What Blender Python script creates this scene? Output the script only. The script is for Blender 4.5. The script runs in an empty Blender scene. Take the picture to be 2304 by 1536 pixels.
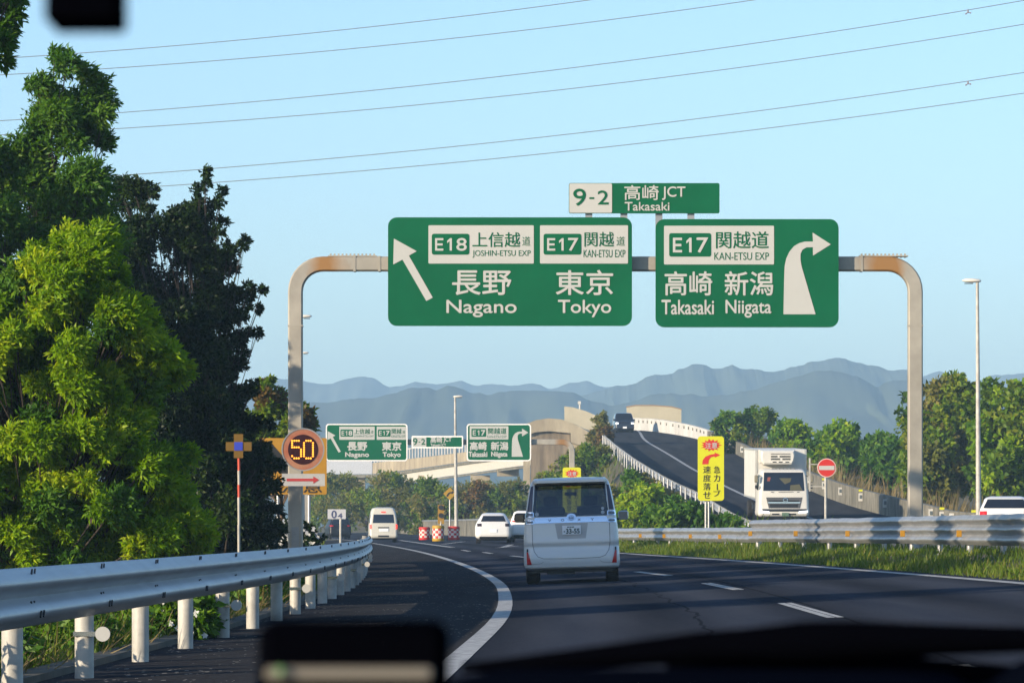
import bpy, math, random
import numpy as np
from mathutils import Vector, Matrix, noise
R = math.radians
S = bpy.context.scene
C = S.collection

# ------------------------------------------------------------------ camera, sky, sun, exposure
FP, CX, HY, EYE = 10000.0, 1152.0, 1182.0, 1.08      # focal length in photo pixels, optical axis, horizon row, eye height
cam = bpy.data.cameras.new('camera'); cam_o = bpy.data.objects.new('camera', cam); C.objects.link(cam_o)
cam_o.location = (0, 0, EYE); cam_o.rotation_euler = (R(90), 0, 0)
cam.sensor_width = 36; cam.lens = 36 * FP / 2304
cam.shift_y = (HY - 768) / 2304
cam.clip_start = 0.05; cam.clip_end = 20000
cam.dof.use_dof = True; cam.dof.focus_distance = 105; cam.dof.aperture_fstop = 46
S.camera = cam_o
SUN_EL, SUN_AZ = 15.0, math.degrees(math.atan2(-0.80, -0.60))
w = bpy.data.worlds.new('World'); S.world = w; w.use_nodes = True
nt = w.node_tree; bg = nt.nodes['Background']
sky = nt.nodes.new('ShaderNodeTexSky'); sky.sky_type = 'NISHITA'; sky.sun_disc = False
sky.sun_elevation = R(SUN_EL); sky.sun_rotation = R(SUN_AZ)
sky.air_density = 0.92; sky.dust_density = 0.6; sky.ozone_density = 3.5; sky.altitude = 100
nt.links.new(sky.outputs[0], bg.inputs[0]); bg.inputs[1].default_value = 0.15
sd = bpy.data.lights.new('sun', 'SUN'); so = bpy.data.objects.new('sun', sd); C.objects.link(so)
sd.energy = 5.0; sd.angle = R(0.5); sd.color = (1.0, 0.83, 0.61)
sv = Vector((math.sin(R(SUN_AZ)) * math.cos(R(SUN_EL)), math.cos(R(SUN_AZ)) * math.cos(R(SUN_EL)), math.sin(R(SUN_EL))))
so.rotation_euler = sv.to_track_quat('Z', 'Y').to_euler()
S.view_settings.view_transform = 'Standard'; S.view_settings.look = 'None'
S.view_settings.exposure = 0.68; S.view_settings.gamma = 1.0
S.render.engine = 'CYCLES'
S.cycles.use_denoising = True
S.cycles.max_bounces = 6; S.cycles.transparent_max_bounces = 8; S.cycles.volume_bounces = 0

def W(px, py, s):                      # a point seen at photo pixel (px, py) where one metre measures s pixels
    return ((px - CX) / s, FP / s, EYE - (py - HY) / s)

# ------------------------------------------------------------------ helpers
def interp(pts):
    xs = np.array([p[0] for p in pts], float); ys = np.array([p[1] for p in pts], float)
    d = np.diff(ys) / np.diff(xs)
    m = np.concatenate([[d[0]], (d[:-1] + d[1:]) / 2, [d[-1]]])
    def f(x):
        if x <= xs[0]: return float(ys[0] + m[0] * (x - xs[0]))
        if x >= xs[-1]: return float(ys[-1] + m[-1] * (x - xs[-1]))
        i = int(np.searchsorted(xs, x, 'right') - 1); h = xs[i+1] - xs[i]; t = (x - xs[i]) / h
        return float((2*t**3-3*t*t+1)*ys[i] + (t**3-2*t*t+t)*h*m[i] + (-2*t**3+3*t*t)*ys[i+1] + (t**3-t*t)*h*m[i+1])
    return f

class MB:
    def __init__(s): s.v = []; s.f = []; s.mi = []; s.cur = 0
    def add(s, vs, fs):
        n = len(s.v); s.v += [tuple(v) for v in vs]
        for f in fs: s.f.append(tuple(i + n for i in f)); s.mi.append(s.cur)
        return s
    def box(s, c, d, rot=None):
        hx, hy, hz = d[0]/2, d[1]/2, d[2]/2
        vs = [Vector((x*hx, y*hy, z*hz)) for z in (-1, 1) for y in (-1, 1) for x in (-1, 1)]
        if rot: vs = [rot @ v for v in vs]
        return s.add([v + Vector(c) for v in vs], [(0,2,3,1),(4,5,7,6),(0,1,5,4),(2,6,7,3),(0,4,6,2),(1,3,7,5)])
    def bevbox(s, c, d, b):                       # box with chamfered edges (rounded rectangle in XZ, inset faces in Y)
        hx, hy, hz = d[0]/2, d[1]/2, d[2]/2
        rings = []
        for y, i in ((-hy, b), (-hy+b, 0), (hy-b, 0), (hy, b)):
            r = []
            for sx, sz, a0 in ((1,1,0),(-1,1,90),(-1,-1,180),(1,-1,270)):
                for k in range(4):
                    a = R(a0 + k*30); r.append((c[0] + sx*(hx-b) + math.cos(a)*(b-i*0.7), c[1] + y, c[2] + sz*(hz-b) + math.sin(a)*(b-i*0.7)))
            rings.append(r)
        return s.loft(rings, True)
    def loft(s, rings, caps=True, closed=True):
        n = len(rings[0]); vs = [p for r in rings for p in r]; fs = []
        m = n if closed else n - 1
        for i in range(len(rings)-1):
            for k in range(m):
                a, b = i*n+k, i*n+(k+1) % n
                fs.append((a, b, b+n, a+n))
        if caps and closed: fs += [tuple(range(n))[::-1], tuple(range((len(rings)-1)*n, len(rings)*n))]
        return s.add(vs, fs)
    def tube(s, pts, rad, n=8, caps=True):
        pts = [Vector(p) for p in pts]; rings = []
        if not hasattr(rad, '__len__'): rad = [rad]*len(pts)
        up = Vector((0.31, 0.17, 0.93))
        for i, p in enumerate(pts):
            t = (pts[min(i+1, len(pts)-1)] - pts[max(i-1, 0)]).normalized()
            u = t.cross(up)
            if u.length < 1e-3: u = t.cross(Vector((1, 0, 0)))
            u.normalize(); v = t.cross(u)
            rings.append([p + (u*math.cos(2*math.pi*k/n) + v*math.sin(2*math.pi*k/n))*rad[i] for k in range(n)])
        return s.loft(rings, caps)
    def prism(s, poly, y0, y1):                   # polygon in (x, z) pushed from y0 to y1
        n = len(poly); vs = [(x, y0, z) for x, z in poly] + [(x, y1, z) for x, z in poly]
        fs = [tuple(range(n)), tuple(range(2*n-1, n-1, -1))] + [(i, i+n, (i+1) % n+n, (i+1) % n) for i in range(n)]
        return s.add(vs, fs)
    def build(s, name, mat, parent=None, smooth=False, local=False, angle=35):
        me = bpy.data.meshes.new(name)
        off = Vector((0, 0, 0))
        if parent is not None and not local: off = world_loc(parent)
        me.from_pydata([tuple(Vector(v) - off) for v in s.v], [], s.f); me.validate()
        for m in (mat if isinstance(mat, (list, tuple)) else [mat]): me.materials.append(m)
        if isinstance(mat, (list, tuple)) and len(me.polygons) == len(s.mi): me.polygons.foreach_set('material_index', s.mi)
        if smooth:
            me.polygons.foreach_set('use_smooth', [True]*len(me.polygons))
            me.set_sharp_from_angle(angle=R(angle))
        import bmesh
        bm = bmesh.new(); bm.from_mesh(me); bmesh.ops.recalc_face_normals(bm, faces=bm.faces); bm.to_mesh(me); bm.free()
        o = bpy.data.objects.new(name, me); C.objects.link(o)
        if parent is not None: o.parent = parent
        return o

def world_loc(o):
    v = Vector((0, 0, 0))
    while o is not None: v += o.location; o = o.parent
    return v
def tag(o, label=None, cat=None, group=None, kind=None):
    if label: o['label'] = label
    if cat: o['category'] = cat
    if group: o['group'] = group
    if kind: o['kind'] = kind
    return o
def thing(name, label, cat, loc, group=None, rot=None):
    o = bpy.data.objects.new(name, None); C.objects.link(o); o.location = loc; o.empty_display_size = 0.2
    if rot: o.rotation_euler = rot
    return tag(o, label, cat, group)

# ------------------------------------------------------------------ materials
def mat(name, col, rough=0.6, metal=0.0, spec=0.5, var=0.0, vscale=3.0, col2=None, bump=0.0, bscale=40.0, coat=0.0, emit=None, estr=0.0, stretch=1.0):
    m = bpy.data.materials.new(name); m.use_nodes = True; t = m.node_tree; b = t.nodes['Principled BSDF']
    b.inputs['Roughness'].default_value = rough; b.inputs['Metallic'].default_value = metal
    b.inputs['Specular IOR Level'].default_value = spec; b.inputs['Coat Weight'].default_value = coat
    b.inputs['Coat Roughness'].default_value = 0.05
    b.inputs['Base Color'].default_value = (*col, 1)
    if emit: b.inputs['Emission Color'].default_value = (*emit, 1); b.inputs['Emission Strength'].default_value = estr
    if var > 0 or col2:
        tc = t.nodes.new('ShaderNodeTexCoord'); n = t.nodes.new('ShaderNodeTexNoise'); n.inputs['Scale'].default_value = vscale
        n.inputs['Detail'].default_value = 6; n.inputs['Roughness'].default_value = 0.65
        r = t.nodes.new('ShaderNodeValToRGB'); c2 = col2 or tuple(c*(1-var) for c in col); c1 = col if col2 else tuple(min(1, c*(1+var)) for c in col)
        r.color_ramp.elements[0].position = 0.35; r.color_ramp.elements[1].position = 0.65
        r.color_ramp.elements[0].color = (*c2, 1); r.color_ramp.elements[1].color = (*c1, 1)
        mp = t.nodes.new('ShaderNodeMapping'); mp.inputs['Scale'].default_value = (1, 1, stretch); t.links.new(tc.outputs['Object'], mp.inputs[0])
        t.links.new(mp.outputs[0], n.inputs['Vector']); t.links.new(n.outputs['Fac'], r.inputs['Fac']); t.links.new(r.outputs['Color'], b.inputs['Base Color'])
    if bump > 0:
        tc = t.nodes.new('ShaderNodeTexCoord'); n = t.nodes.new('ShaderNodeTexNoise'); n.inputs['Scale'].default_value = bscale; n.inputs['Detail'].default_value = 4
        bp = t.nodes.new('ShaderNodeBump'); bp.inputs['Strength'].default_value = bump; bp.inputs['Distance'].default_value = 0.02
        t.links.new(tc.outputs['Object'], n.inputs['Vector']); t.links.new(n.outputs['Fac'], bp.inputs['Height']); t.links.new(bp.outputs['Normal'], b.inputs['Normal'])
    return m

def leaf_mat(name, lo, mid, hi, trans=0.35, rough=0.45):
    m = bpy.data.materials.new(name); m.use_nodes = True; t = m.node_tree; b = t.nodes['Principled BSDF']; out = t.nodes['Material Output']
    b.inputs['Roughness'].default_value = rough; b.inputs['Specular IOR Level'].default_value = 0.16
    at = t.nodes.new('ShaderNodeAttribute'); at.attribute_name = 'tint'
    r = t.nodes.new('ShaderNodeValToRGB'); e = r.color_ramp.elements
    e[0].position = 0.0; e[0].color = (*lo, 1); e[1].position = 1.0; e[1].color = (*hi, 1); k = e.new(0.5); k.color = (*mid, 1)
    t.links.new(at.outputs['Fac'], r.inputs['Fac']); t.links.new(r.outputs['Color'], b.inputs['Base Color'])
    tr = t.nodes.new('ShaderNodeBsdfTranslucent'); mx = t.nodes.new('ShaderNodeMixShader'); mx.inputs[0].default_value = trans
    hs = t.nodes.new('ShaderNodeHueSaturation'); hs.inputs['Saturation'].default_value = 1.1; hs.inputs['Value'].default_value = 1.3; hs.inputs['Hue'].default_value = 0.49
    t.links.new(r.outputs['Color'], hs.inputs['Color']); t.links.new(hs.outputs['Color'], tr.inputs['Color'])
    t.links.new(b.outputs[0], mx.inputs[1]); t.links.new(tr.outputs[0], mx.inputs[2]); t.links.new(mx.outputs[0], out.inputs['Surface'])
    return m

def asphalt(name, dark, light, streak=0.5, chips=0.0, tracks=0.0):
    m = bpy.data.materials.new(name); m.use_nodes = True; t = m.node_tree; b = t.nodes['Principled BSDF']; L = t.links.new
    tc = t.nodes.new('ShaderNodeTexCoord'); mp = t.nodes.new('ShaderNodeMapping'); mp.inputs['Scale'].default_value = (1.0, 0.05, 1.0)
    n1 = t.nodes.new('ShaderNodeTexNoise'); n1.inputs['Scale'].default_value = 1.3; n1.inputs['Detail'].default_value = 5
    n2 = t.nodes.new('ShaderNodeTexNoise'); n2.inputs['Scale'].default_value = 22; n2.inputs['Detail'].default_value = 3; n2.inputs['Roughness'].default_value = 0.8
    L(tc.outputs['Object'], mp.inputs[0]); L(mp.outputs[0], n1.inputs['Vector']); L(tc.outputs['Object'], n2.inputs['Vector'])
    mix = t.nodes.new('ShaderNodeMath'); mix.operation = 'MULTIPLY_ADD'; mix.inputs[1].default_value = streak
    sc = t.nodes.new('ShaderNodeMath'); sc.operation = 'MULTIPLY'; sc.inputs[1].default_value = 1 - streak
    L(n2.outputs['Fac'], sc.inputs[0]); L(n1.outputs['Fac'], mix.inputs[0]); L(sc.outputs[0], mix.inputs[2])
    r = t.nodes.new('ShaderNodeValToRGB'); r.color_ramp.elements[0].position = 0.36; r.color_ramp.elements[1].position = 0.66
    r.color_ramp.elements[0].color = (*dark, 1); r.color_ramp.elements[1].color = (*light, 1); L(mix.outputs[0], r.inputs['Fac'])
    col = r.outputs['Color']
    if chips > 0:                                  # pale stone chips and litter lying on the shoulder
        mp2 = t.nodes.new('ShaderNodeMapping'); mp2.inputs['Scale'].default_value = (1, 0.30, 1); L(tc.outputs['Object'], mp2.inputs[0])
        vo = t.nodes.new('ShaderNodeTexVoronoi'); vo.inputs['Scale'].default_value = 13; L(mp2.outputs[0], vo.inputs['Vector'])
        n3 = t.nodes.new('ShaderNodeTexNoise'); n3.inputs['Scale'].default_value = 0.9; L(tc.outputs['Object'], n3.inputs['Vector'])
        md = t.nodes.new('ShaderNodeMath'); md.operation = 'MULTIPLY_ADD'; md.inputs[1].default_value = 0.75; md.inputs[2].default_value = -0.26; L(n3.outputs['Fac'], md.inputs[0])
        lt = t.nodes.new('ShaderNodeMath'); lt.operation = 'LESS_THAN'; L(vo.outputs['Distance'], lt.inputs[0]); L(md.outputs[0], lt.inputs[1])
        mc = t.nodes.new('ShaderNodeMix'); mc.data_type = 'RGBA'; L(lt.outputs[0], mc.inputs['Factor']); L(col, mc.inputs['A']); mc.inputs['B'].default_value = (chips, chips*0.95, chips*0.85, 1)
        col = mc.outputs['Result']
    if tracks > 0:                                 # polished wheel tracks, a paving joint and dark sealed cracks, by distance from the left line
        at = t.nodes.new('ShaderNodeAttribute'); at.attribute_name = 'across'
        def math_(op, a, v=None, c=None):
            q = t.nodes.new('ShaderNodeMath'); q.operation = op
            L(a, q.inputs[0])
            if v is not None:
                if hasattr(v, 'links'): L(v, q.inputs[1])
                else: q.inputs[1].default_value = v
            if c is not None: q.inputs[2].default_value = c
            return q.outputs[0]
        wv = math_('COSINE', math_('MULTIPLY_ADD', at.outputs['Fac'], 2*math.pi/1.75, -2*math.pi*0.9/1.75))
        fac = math_('MULTIPLY_ADD', wv, tracks, 1.0)
        nw = t.nodes.new('ShaderNodeTexNoise'); nw.inputs['Scale'].default_value = 0.35; nw.inputs['Detail'].default_value = 3; L(tc.outputs['Object'], nw.inputs['Vector'])
        wob = math_('MULTIPLY_ADD', nw.outputs['Fac'], 0.5, -0.25)
        ja = t.nodes.new('ShaderNodeMath'); ja.operation = 'ADD'; L(at.outputs['Fac'], ja.inputs[0]); L(wob, ja.inputs[1])
        jt = math_('LESS_THAN', math_('ABSOLUTE', math_('SUBTRACT', at.outputs['Fac'], 3.62)), 0.02)
        cr = math_('LESS_THAN', math_('ABSOLUTE', math_('SUBTRACT', ja.outputs[0], 2.2)), 0.018)
        dk = t.nodes.new('ShaderNodeMath'); dk.operation = 'MAXIMUM'; L(jt, dk.inputs[0]); L(cr, dk.inputs[1])
        f2 = math_('MULTIPLY_ADD', dk.outputs[0], -0.5, 1.0); fm = t.nodes.new('ShaderNodeMath'); fm.operation = 'MULTIPLY'; L(fac, fm.inputs[0]); L(f2, fm.inputs[1])
        vm = t.nodes.new('ShaderNodeVectorMath'); vm.operation = 'SCALE'; L(col, vm.inputs[0]); L(fm.outputs[0], vm.inputs['Scale']); col = vm.outputs[0]
    L(col, b.inputs['Base Color']); b.inputs['Roughness'].default_value = 0.9; b.inputs['Specular IOR Level'].default_value = 0.0
    bp = t.nodes.new('ShaderNodeBump'); bp.inputs['Strength'].default_value = 0.25; bp.inputs['Distance'].default_value = 0.01; L(n2.outputs['Fac'], bp.inputs['Height']); L(bp.outputs[0], b.inputs['Normal'])
    return m

M_ROAD = asphalt('asphalt', (0.0240, 0.0300, 0.0440), (0.0520, 0.0580, 0.0730), tracks=0.24)
M_SHOULDER = asphalt('shoulder_asphalt', (0.0260, 0.0280, 0.0330), (0.054, 0.054, 0.056), 0.35, 0.26)
M_RAMP = asphalt('ramp_asphalt', (0.0330, 0.0380, 0.049), (0.070, 0.073, 0.080))
M_LINE = mat('road_paint', (0.50, 0.50, 0.48), 0.75, spec=.2, col2=(0.20, 0.20, 0.20), vscale=7.0)
M_STEEL = mat('galvanised_steel', (0.34, 0.345, 0.35), 0.42, 0.55, var=0.18, vscale=1.6)
M_RAILW = mat('guardrail_paint', (0.34, 0.35, 0.36), 0.42, 0.25, var=0.10, vscale=1.2)
M_POSTW = mat('post_paint', (0.40, 0.385, 0.345), 0.5, 0.0, var=0.22, vscale=4)
M_WHITE = mat('white_paint', (0.80, 0.79, 0.76), 0.45)
M_SIGNW = mat('sign_white', (0.44, 0.445, 0.42), 0.55, var=0.03, vscale=1.0)
M_SIGNG = mat('sign_green', (0.002, 0.100, 0.042), 0.55, spec=0.12, var=0.10, vscale=0.6)
M_SIGNY = mat('sign_yellow', (0.56, 0.56, 0.008), 0.5, var=0.03)
M_AMBER = mat('amber_panel', (0.34, 0.17, 0.004), 0.55, var=0.06)
M_RED = mat('sign_red', (0.52, 0.022, 0.015), 0.5)
M_SIGNB = mat('sign_black', (0.012, 0.012, 0.012), 0.5)
M_BLACK = mat('black_plastic', (0.012, 0.012, 0.013), 0.5)
M_TYRE = mat('tyre_rubber', (0.014, 0.014, 0.015), 0.85)
M_RUBBER = mat('shaded_dash_plastic', (0.0010, 0.0012, 0.0022), 0.9, spec=0.0)  # blacker than plastic: shade of the unbuilt car roof is in this colour
M_GLASS = mat('tinted_glass', (0.010, 0.013, 0.022), 0.07, 0.0, spec=0.6)
M_CHROME = mat('chrome', (0.75, 0.76, 0.80), 0.12, 1.0)
M_PEARL = mat('pearl_white_paint', (0.66, 0.66, 0.64), 0.32, coat=0.6)
M_CREAM = mat('cream_white_paint', (0.56, 0.54, 0.46), 0.35, coat=0.4)
M_DARKCAR = mat('dark_blue_paint', (0.012, 0.013, 0.022), 0.25, coat=0.8)
M_LAMPR = mat('red_lens', (0.50, 0.012, 0.012), 0.2)
M_LAMPRL = mat('red_lens_lit', (0.6, 0.02, 0.02), 0.2, emit=(1, 0.05, 0.03), estr=1.6)
M_LAMPC = mat('clear_lens', (0.10, 0.12, 0.15), 0.15, spec=0.7)
M_LAMPW = mat('headlamp_lit', (0.8, 0.8, 0.8), 0.2, emit=(0.85, 0.97, 1.0), estr=1.3)
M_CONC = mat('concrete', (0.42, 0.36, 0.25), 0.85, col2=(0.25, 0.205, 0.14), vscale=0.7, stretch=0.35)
M_CONCD = mat('stained_shaded_concrete', (0.30, 0.235, 0.155), 0.9, col2=(0.13, 0.10, 0.065), vscale=1.1, stretch=0.12)  # stain streaks over a base darkened for the pier's shaded front
M_CONCG = mat('weathered_concrete', (0.22, 0.205, 0.165), 0.9, col2=(0.08, 0.076, 0.055), vscale=1.4, stretch=0.5)
M_WALLW = mat('white_wall', (0.54, 0.53, 0.49), 0.7, var=0.16, vscale=0.4)
M_GIRDER = mat('white_girder', (0.52, 0.50, 0.43), 0.6, var=0.05)
M_TAN = mat('tan_panel', (0.46, 0.41, 0.29), 0.7, var=0.08, vscale=0.5)
M_BARK = mat('bark', (0.16, 0.11, 0.07), 0.9, col2=(0.07, 0.05, 0.035), vscale=8)
M_BARKD = mat('dark_bark', (0.06, 0.045, 0.035), 0.9, col2=(0.03, 0.024, 0.02), vscale=8)
M_SOIL = mat('verge_soil', (0.055, 0.060, 0.022), 0.95, col2=(0.10, 0.075, 0.04), vscale=0.6)
M_FOREST = mat('mountain_forest', (0.030, 0.045, 0.024), 0.95, col2=(0.055, 0.070, 0.035), vscale=0.012)
M_LF_BRIGHT = leaf_mat('leaf_bright', (0.075, 0.175, 0.003), (0.190, 0.335, 0.005), (0.38, 0.46, 0.025), 0.45)
M_LF_MID = leaf_mat('leaf_mid', (0.030, 0.090, 0.010), (0.065, 0.165, 0.014), (0.14, 0.24, 0.025), 0.38)
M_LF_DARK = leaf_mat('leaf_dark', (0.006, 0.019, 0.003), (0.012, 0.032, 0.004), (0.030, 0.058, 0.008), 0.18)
M_LF_ROUND = leaf_mat('leaf_round', (0.045, 0.105, 0.005), (0.110, 0.195, 0.008), (0.22, 0.25, 0.016), 0.36)
M_LF_OLIVE = leaf_mat('leaf_olive', (0.085, 0.105, 0.016), (0.165, 0.175, 0.030), (0.28, 0.23, 0.070), 0.35)
M_LF_RUST = leaf_mat('leaf_rust', (0.06, 0.055, 0.012), (0.14, 0.085, 0.018), (0.24, 0.12, 0.025), 0.30)
M_PETAL = leaf_mat('petal_white', (0.60, 0.60, 0.58), (0.70, 0.70, 0.68), (0.78, 0.78, 0.75), 0.25, 0.7)
M_GRASS = leaf_mat('grass_blade', (0.045, 0.095, 0.006), (0.100, 0.160, 0.012), (0.24, 0.20, 0.05), 0.38)
M_STRAW = leaf_mat('dry_grass', (0.11, 0.09, 0.035), (0.20, 0.15, 0.06), (0.30, 0.23, 0.10), 0.3)
def gantry_mat():
    m = mat('gantry_steel', (0.34, 0.315, 0.265), 0.55, 0.25, var=0.16, vscale=1.1)
    t = m.node_tree; b = t.nodes['Principled BSDF']; L = t.links.new
    src = b.inputs['Base Color'].links[0].from_socket
    tc = t.nodes.new('ShaderNodeTexCoord'); n = t.nodes.new('ShaderNodeTexNoise'); n.inputs['Scale'].default_value = 0.9; n.inputs['Detail'].default_value = 7
    at = t.nodes.new('ShaderNodeAttribute'); at.attribute_name = 'rust'
    ad = t.nodes.new('ShaderNodeMath'); ad.operation = 'MULTIPLY_ADD'; ad.inputs[1].default_value = 0.9; L(n.outputs['Fac'], ad.inputs[0]); L(at.outputs['Fac'], ad.inputs[2])
    r = t.nodes.new('ShaderNodeValToRGB'); r.color_ramp.elements[0].position = 0.72; r.color_ramp.elements[1].position = 1.25 - 0.25
    L(tc.outputs['Object'], n.inputs['Vector']); L(ad.outputs[0], r.inputs['Fac'])
    mx = t.nodes.new('ShaderNodeMix'); mx.data_type = 'RGBA'; L(r.outputs['Color'], mx.inputs['Factor']); L(src, mx.inputs['A']); mx.inputs['B'].default_value = (0.30, 0.155, 0.05, 1)
    L(mx.outputs['Result'], b.inputs['Base Color'])
    return m
M_GANTRY = gantry_mat()

# ------------------------------------------------------------------ the lie of the land
XL = interp([(0, -1.3), (20, -0.8), (36.9, -0.42), (52, -0.14), (66, -0.10), (84, -0.27), (122.7, -1.36), (186, -3.95), (251, -7.34), (308, -10.7), (400, -17.5), (520, -28.5)])
XR = interp([(0, 8.0), (40, 7.35), (61, 7.0), (84, 6.25), (106, 5.26), (135, 3.62), (170, 1.9), (210, 0.6)])
BANK = 0.04
def road_z(x, y):
    d = x - XL(y)
    return BANK * min(d, 8.5) if d > 0 else 0.018 * max(d, -3.2)
def G(px, py):                                     # the point of the road surface seen at (px, py)
    s = (py - HY) / EYE
    for _ in range(12):
        x, y = (px - CX) / s, FP / s
        s = (py - HY) / max(0.2, EYE - road_z(x, y))
    return ((px - CX) / s, FP / s, road_z((px - CX) / s, FP / s))
RAMP_L = interp([(120, 15.5), (150, 13.4), (192, 10.9), (227, 9.45), (286, 7.9), (333, 7.2), (357, 7.0), (385, 7.5), (420, 7.9), (450, 8.2)])
RAMP_R = interp([(120, 23.5), (150, 21.2), (185, 19.3), (200, 18.6), (232, 17.4), (300, 16.4), (357, 15.2), (385, 12.8), (400, 11.3), (420, 8.6), (450, 4.0)])
RAMP_Z = interp([(100, 0.55), (150, 0.75), (192, 1.0), (227, 2.0), (286, 4.57), (333, 6.8), (385, 9.15), (410, 9.9), (450, 10.3)])
def sstep(a, b, x):
    t = max(0.0, min(1.0, (x - a) / (b - a))); return t*t*(3-2*t)
def land_z(x, y):
    if y < 20: y = 20
    base = road_z(x, y) - 0.03
    xl = XL(y)
    if x < xl - 2.95: base = road_z(xl - 2.95, y) - 0.04 - 0.10 * sstep(0.0, 1.5, xl - 2.95 - x)
    if 40 < y:                                     # grass bank right of the road, ramp and its slope
        xr = XR(min(y, 170)) + 0.35
        if y < 190 and x > xr: base = max(base, road_z(xr, y) - 0.03 + 0.30 * sstep(0, 2.2, x - xr))
    if 100 < y < 470:
        rl, rr, rz = RAMP_L(y), RAMP_R(y), RAMP_Z(y) - 0.06
        k = sstep(100, 150, y)
        if x < rl - 0.4: h = rz - (rl - 0.4 - x) / (0.85 + 0.8 * sstep(280, 200, y))
        elif x > rr + 0.5: h = rz - 0.2 * (x - rr - 0.5) / 3 if x < rr + 6 else rz - 0.55
        else: h = rz
        if y > 355: k *= sstep(398, 355 if x < rl - 0.4 else 386, y)      # past the crest the ramp is a bridge
        if h > base: base += (h - base) * k
    if y > 330:
        base = max(base, 3.6 * sstep(330, 430, y) * sstep(XL(y) + 8, XL(y) + 14, x) * sstep(900, 500, y))
    if y > 470: base = base * sstep(900, 480, y)
    return base

def grid_sheet(name, xs, ys, zf, m):
    mb = MB(); nx = len(xs)
    mb.v = [(x, y, zf(x, y)) for y in ys for x in xs]
    mb.f = [(j*nx+i, j*nx+i+1, (j+1)*nx+i+1, (j+1)*nx+i) for j in range(len(ys)-1) for i in range(nx-1)]
    return tag(mb.build(name, m, smooth=True, angle=80), kind='structure')
xs = [-900, -500, -250, -120, -70, -45] + list(np.arange(-32, 32.1, 0.8)) + [40, 60, 100, 200, 400, 900]
ys = [-95, -40, 0, 10, 20] + list(np.arange(25, 130, 3)) + list(np.arange(130, 480, 5)) + [500, 540, 600, 700, 850, 1100, 1600, 2300, 3200, 4550]
grid_sheet('ground', xs, ys, land_z, M_SOIL)

def strip(name, fl, fr, ys, zf, m, lift, n=2, kind='structure'):
    mb = MB(); rows = []
    for y in ys:
        a, b = fl(y), fr(y)
        rows.append([(a+(b-a)*k/n, y, zf(a+(b-a)*k/n, y) + lift) for k in range(n+1)])
    mb.loft(rows, False, closed=False)
    o = mb.build(name, m, smooth=True)
    for p in o.data.polygons:
        if p.normal.z < 0: o.data.flip_normals(); break
    return tag(o, kind=kind)
RY = list(np.arange(-20, 200, 4)) + list(np.arange(200, 521, 8))
def road_right(y): return XR(y) + 0.45 if y < 170 else (XR(170) + 0.45 + (y - 170) * 0.03 if y < 330 else XL(y) + 9.0)
rd = strip('road', lambda y: XL(y) - 0.02, road_right, RY, road_z, M_ROAD, 0.004, 8)
ac = rd.data.attributes.new('across', 'FLOAT', 'POINT'); ac.data.foreach_set('value', [v.co.x - XL(v.co.y) for v in rd.data.vertices])
strip('shoulder', lambda y: XL(y) - 2.9, lambda y: XL(y) - 0.02, RY, road_z, M_SHOULDER, 0.004, 3)
# painted lines
mk = MB()
def paint(fa, w0, ys):
    rows = [[(fa(y)-w0/2, y, road_z(fa(y)-w0/2, y)+0.009), (fa(y)+w0/2, y, road_z(fa(y)+w0/2, y)+0.009)] for y in ys]
    mk.loft(rows, False, closed=False)
paint(lambda y: XL(y) + 0.0, 0.20, RY)
paint(XR, 0.20, list(np.arange(-20, 172, 4)))
def pline(p, q, w0=0.16):
    a, b = Vector(G(*p)), Vector(G(*q)); n = 6; rows = []
    d = (b - a).normalized(); sd_ = Vector((-d.y, d.x, 0)) * w0 / 2
    for k in range(n+1):
        c = a.lerp(b, k/n); rows.append([(c.x+q_*sd_.x, c.y+q_*sd_.y, road_z(c.x+q_*sd_.x, c.y+q_*sd_.y)+0.009) for q_ in (-1, .02, .20, 1)])
    mk.loft([r[:2] for r in rows], False, closed=False); mk.loft([r[2:] for r in rows], False, closed=False)
for p, q in (((2150, 1497), (2232, 1528)), ((1765, 1357), (1880, 1390)), ((1588, 1312), (1662, 1327)), ((1433, 1286), (1505, 1295)), ((1330, 1268), (1385, 1276)),
             ((1150, 1250), (1185, 1254)), ((1088, 1242), (1106, 1245)), ((1040, 1237), (1056, 1240)), ((2520, 1590), (2800, 1680))):
    pline(p, q, 0.17)
for p, q in (((900, 1215), (1018, 1231)), ((996, 1224), (1044, 1218)), ((1044, 1218), (1180, 1212)), ((1132, 1231), (1150, 1225)), ((1120, 1232), (1162, 1228))):
    pline(p, q, 0.28)
tag(mk.build('road_markings', M_LINE), kind='structure')
# ramp
RPY = list(np.arange(110, 406, 5))
strip('ramp_road', lambda y: RAMP_L(y) + 0.1, RAMP_R, RPY, lambda x, y: RAMP_Z(y), M_RAMP, 0.006, 4)
mr = MB(); rows = []
def ramp_line(y): return RAMP_L(y) + 4.0 - 0.45*sstep(300, 390, y)
for y in RPY: rows.append([(ramp_line(y)-0.11, y, RAMP_Z(y)+0.012), (ramp_line(y)+0.11, y, RAMP_Z(y)+0.012)])
mr.loft(rows, False, closed=False); tag(mr.build('ramp_line_marking', M_LINE), kind='structure')
# left kerb strip between shoulder and verge
kb = MB()
kb.loft([[(XL(y)-3.16, y, road_z(XL(y)-3.1, y)-0.08), (XL(y)-3.16, y, road_z(XL(y)-3.1, y)+0.055), (XL(y)-2.91, y, road_z(XL(y)-2.9, y)+0.055), (XL(y)-2.91, y, road_z(XL(y)-2.9, y)-0.08)] for y in RY if y < 260], True)
tag(kb.build('kerb', mat('kerb_concrete', (.085, .08, .065), .9, col2=(.035, .035, .026), vscale=1.5)), kind='structure')

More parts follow.
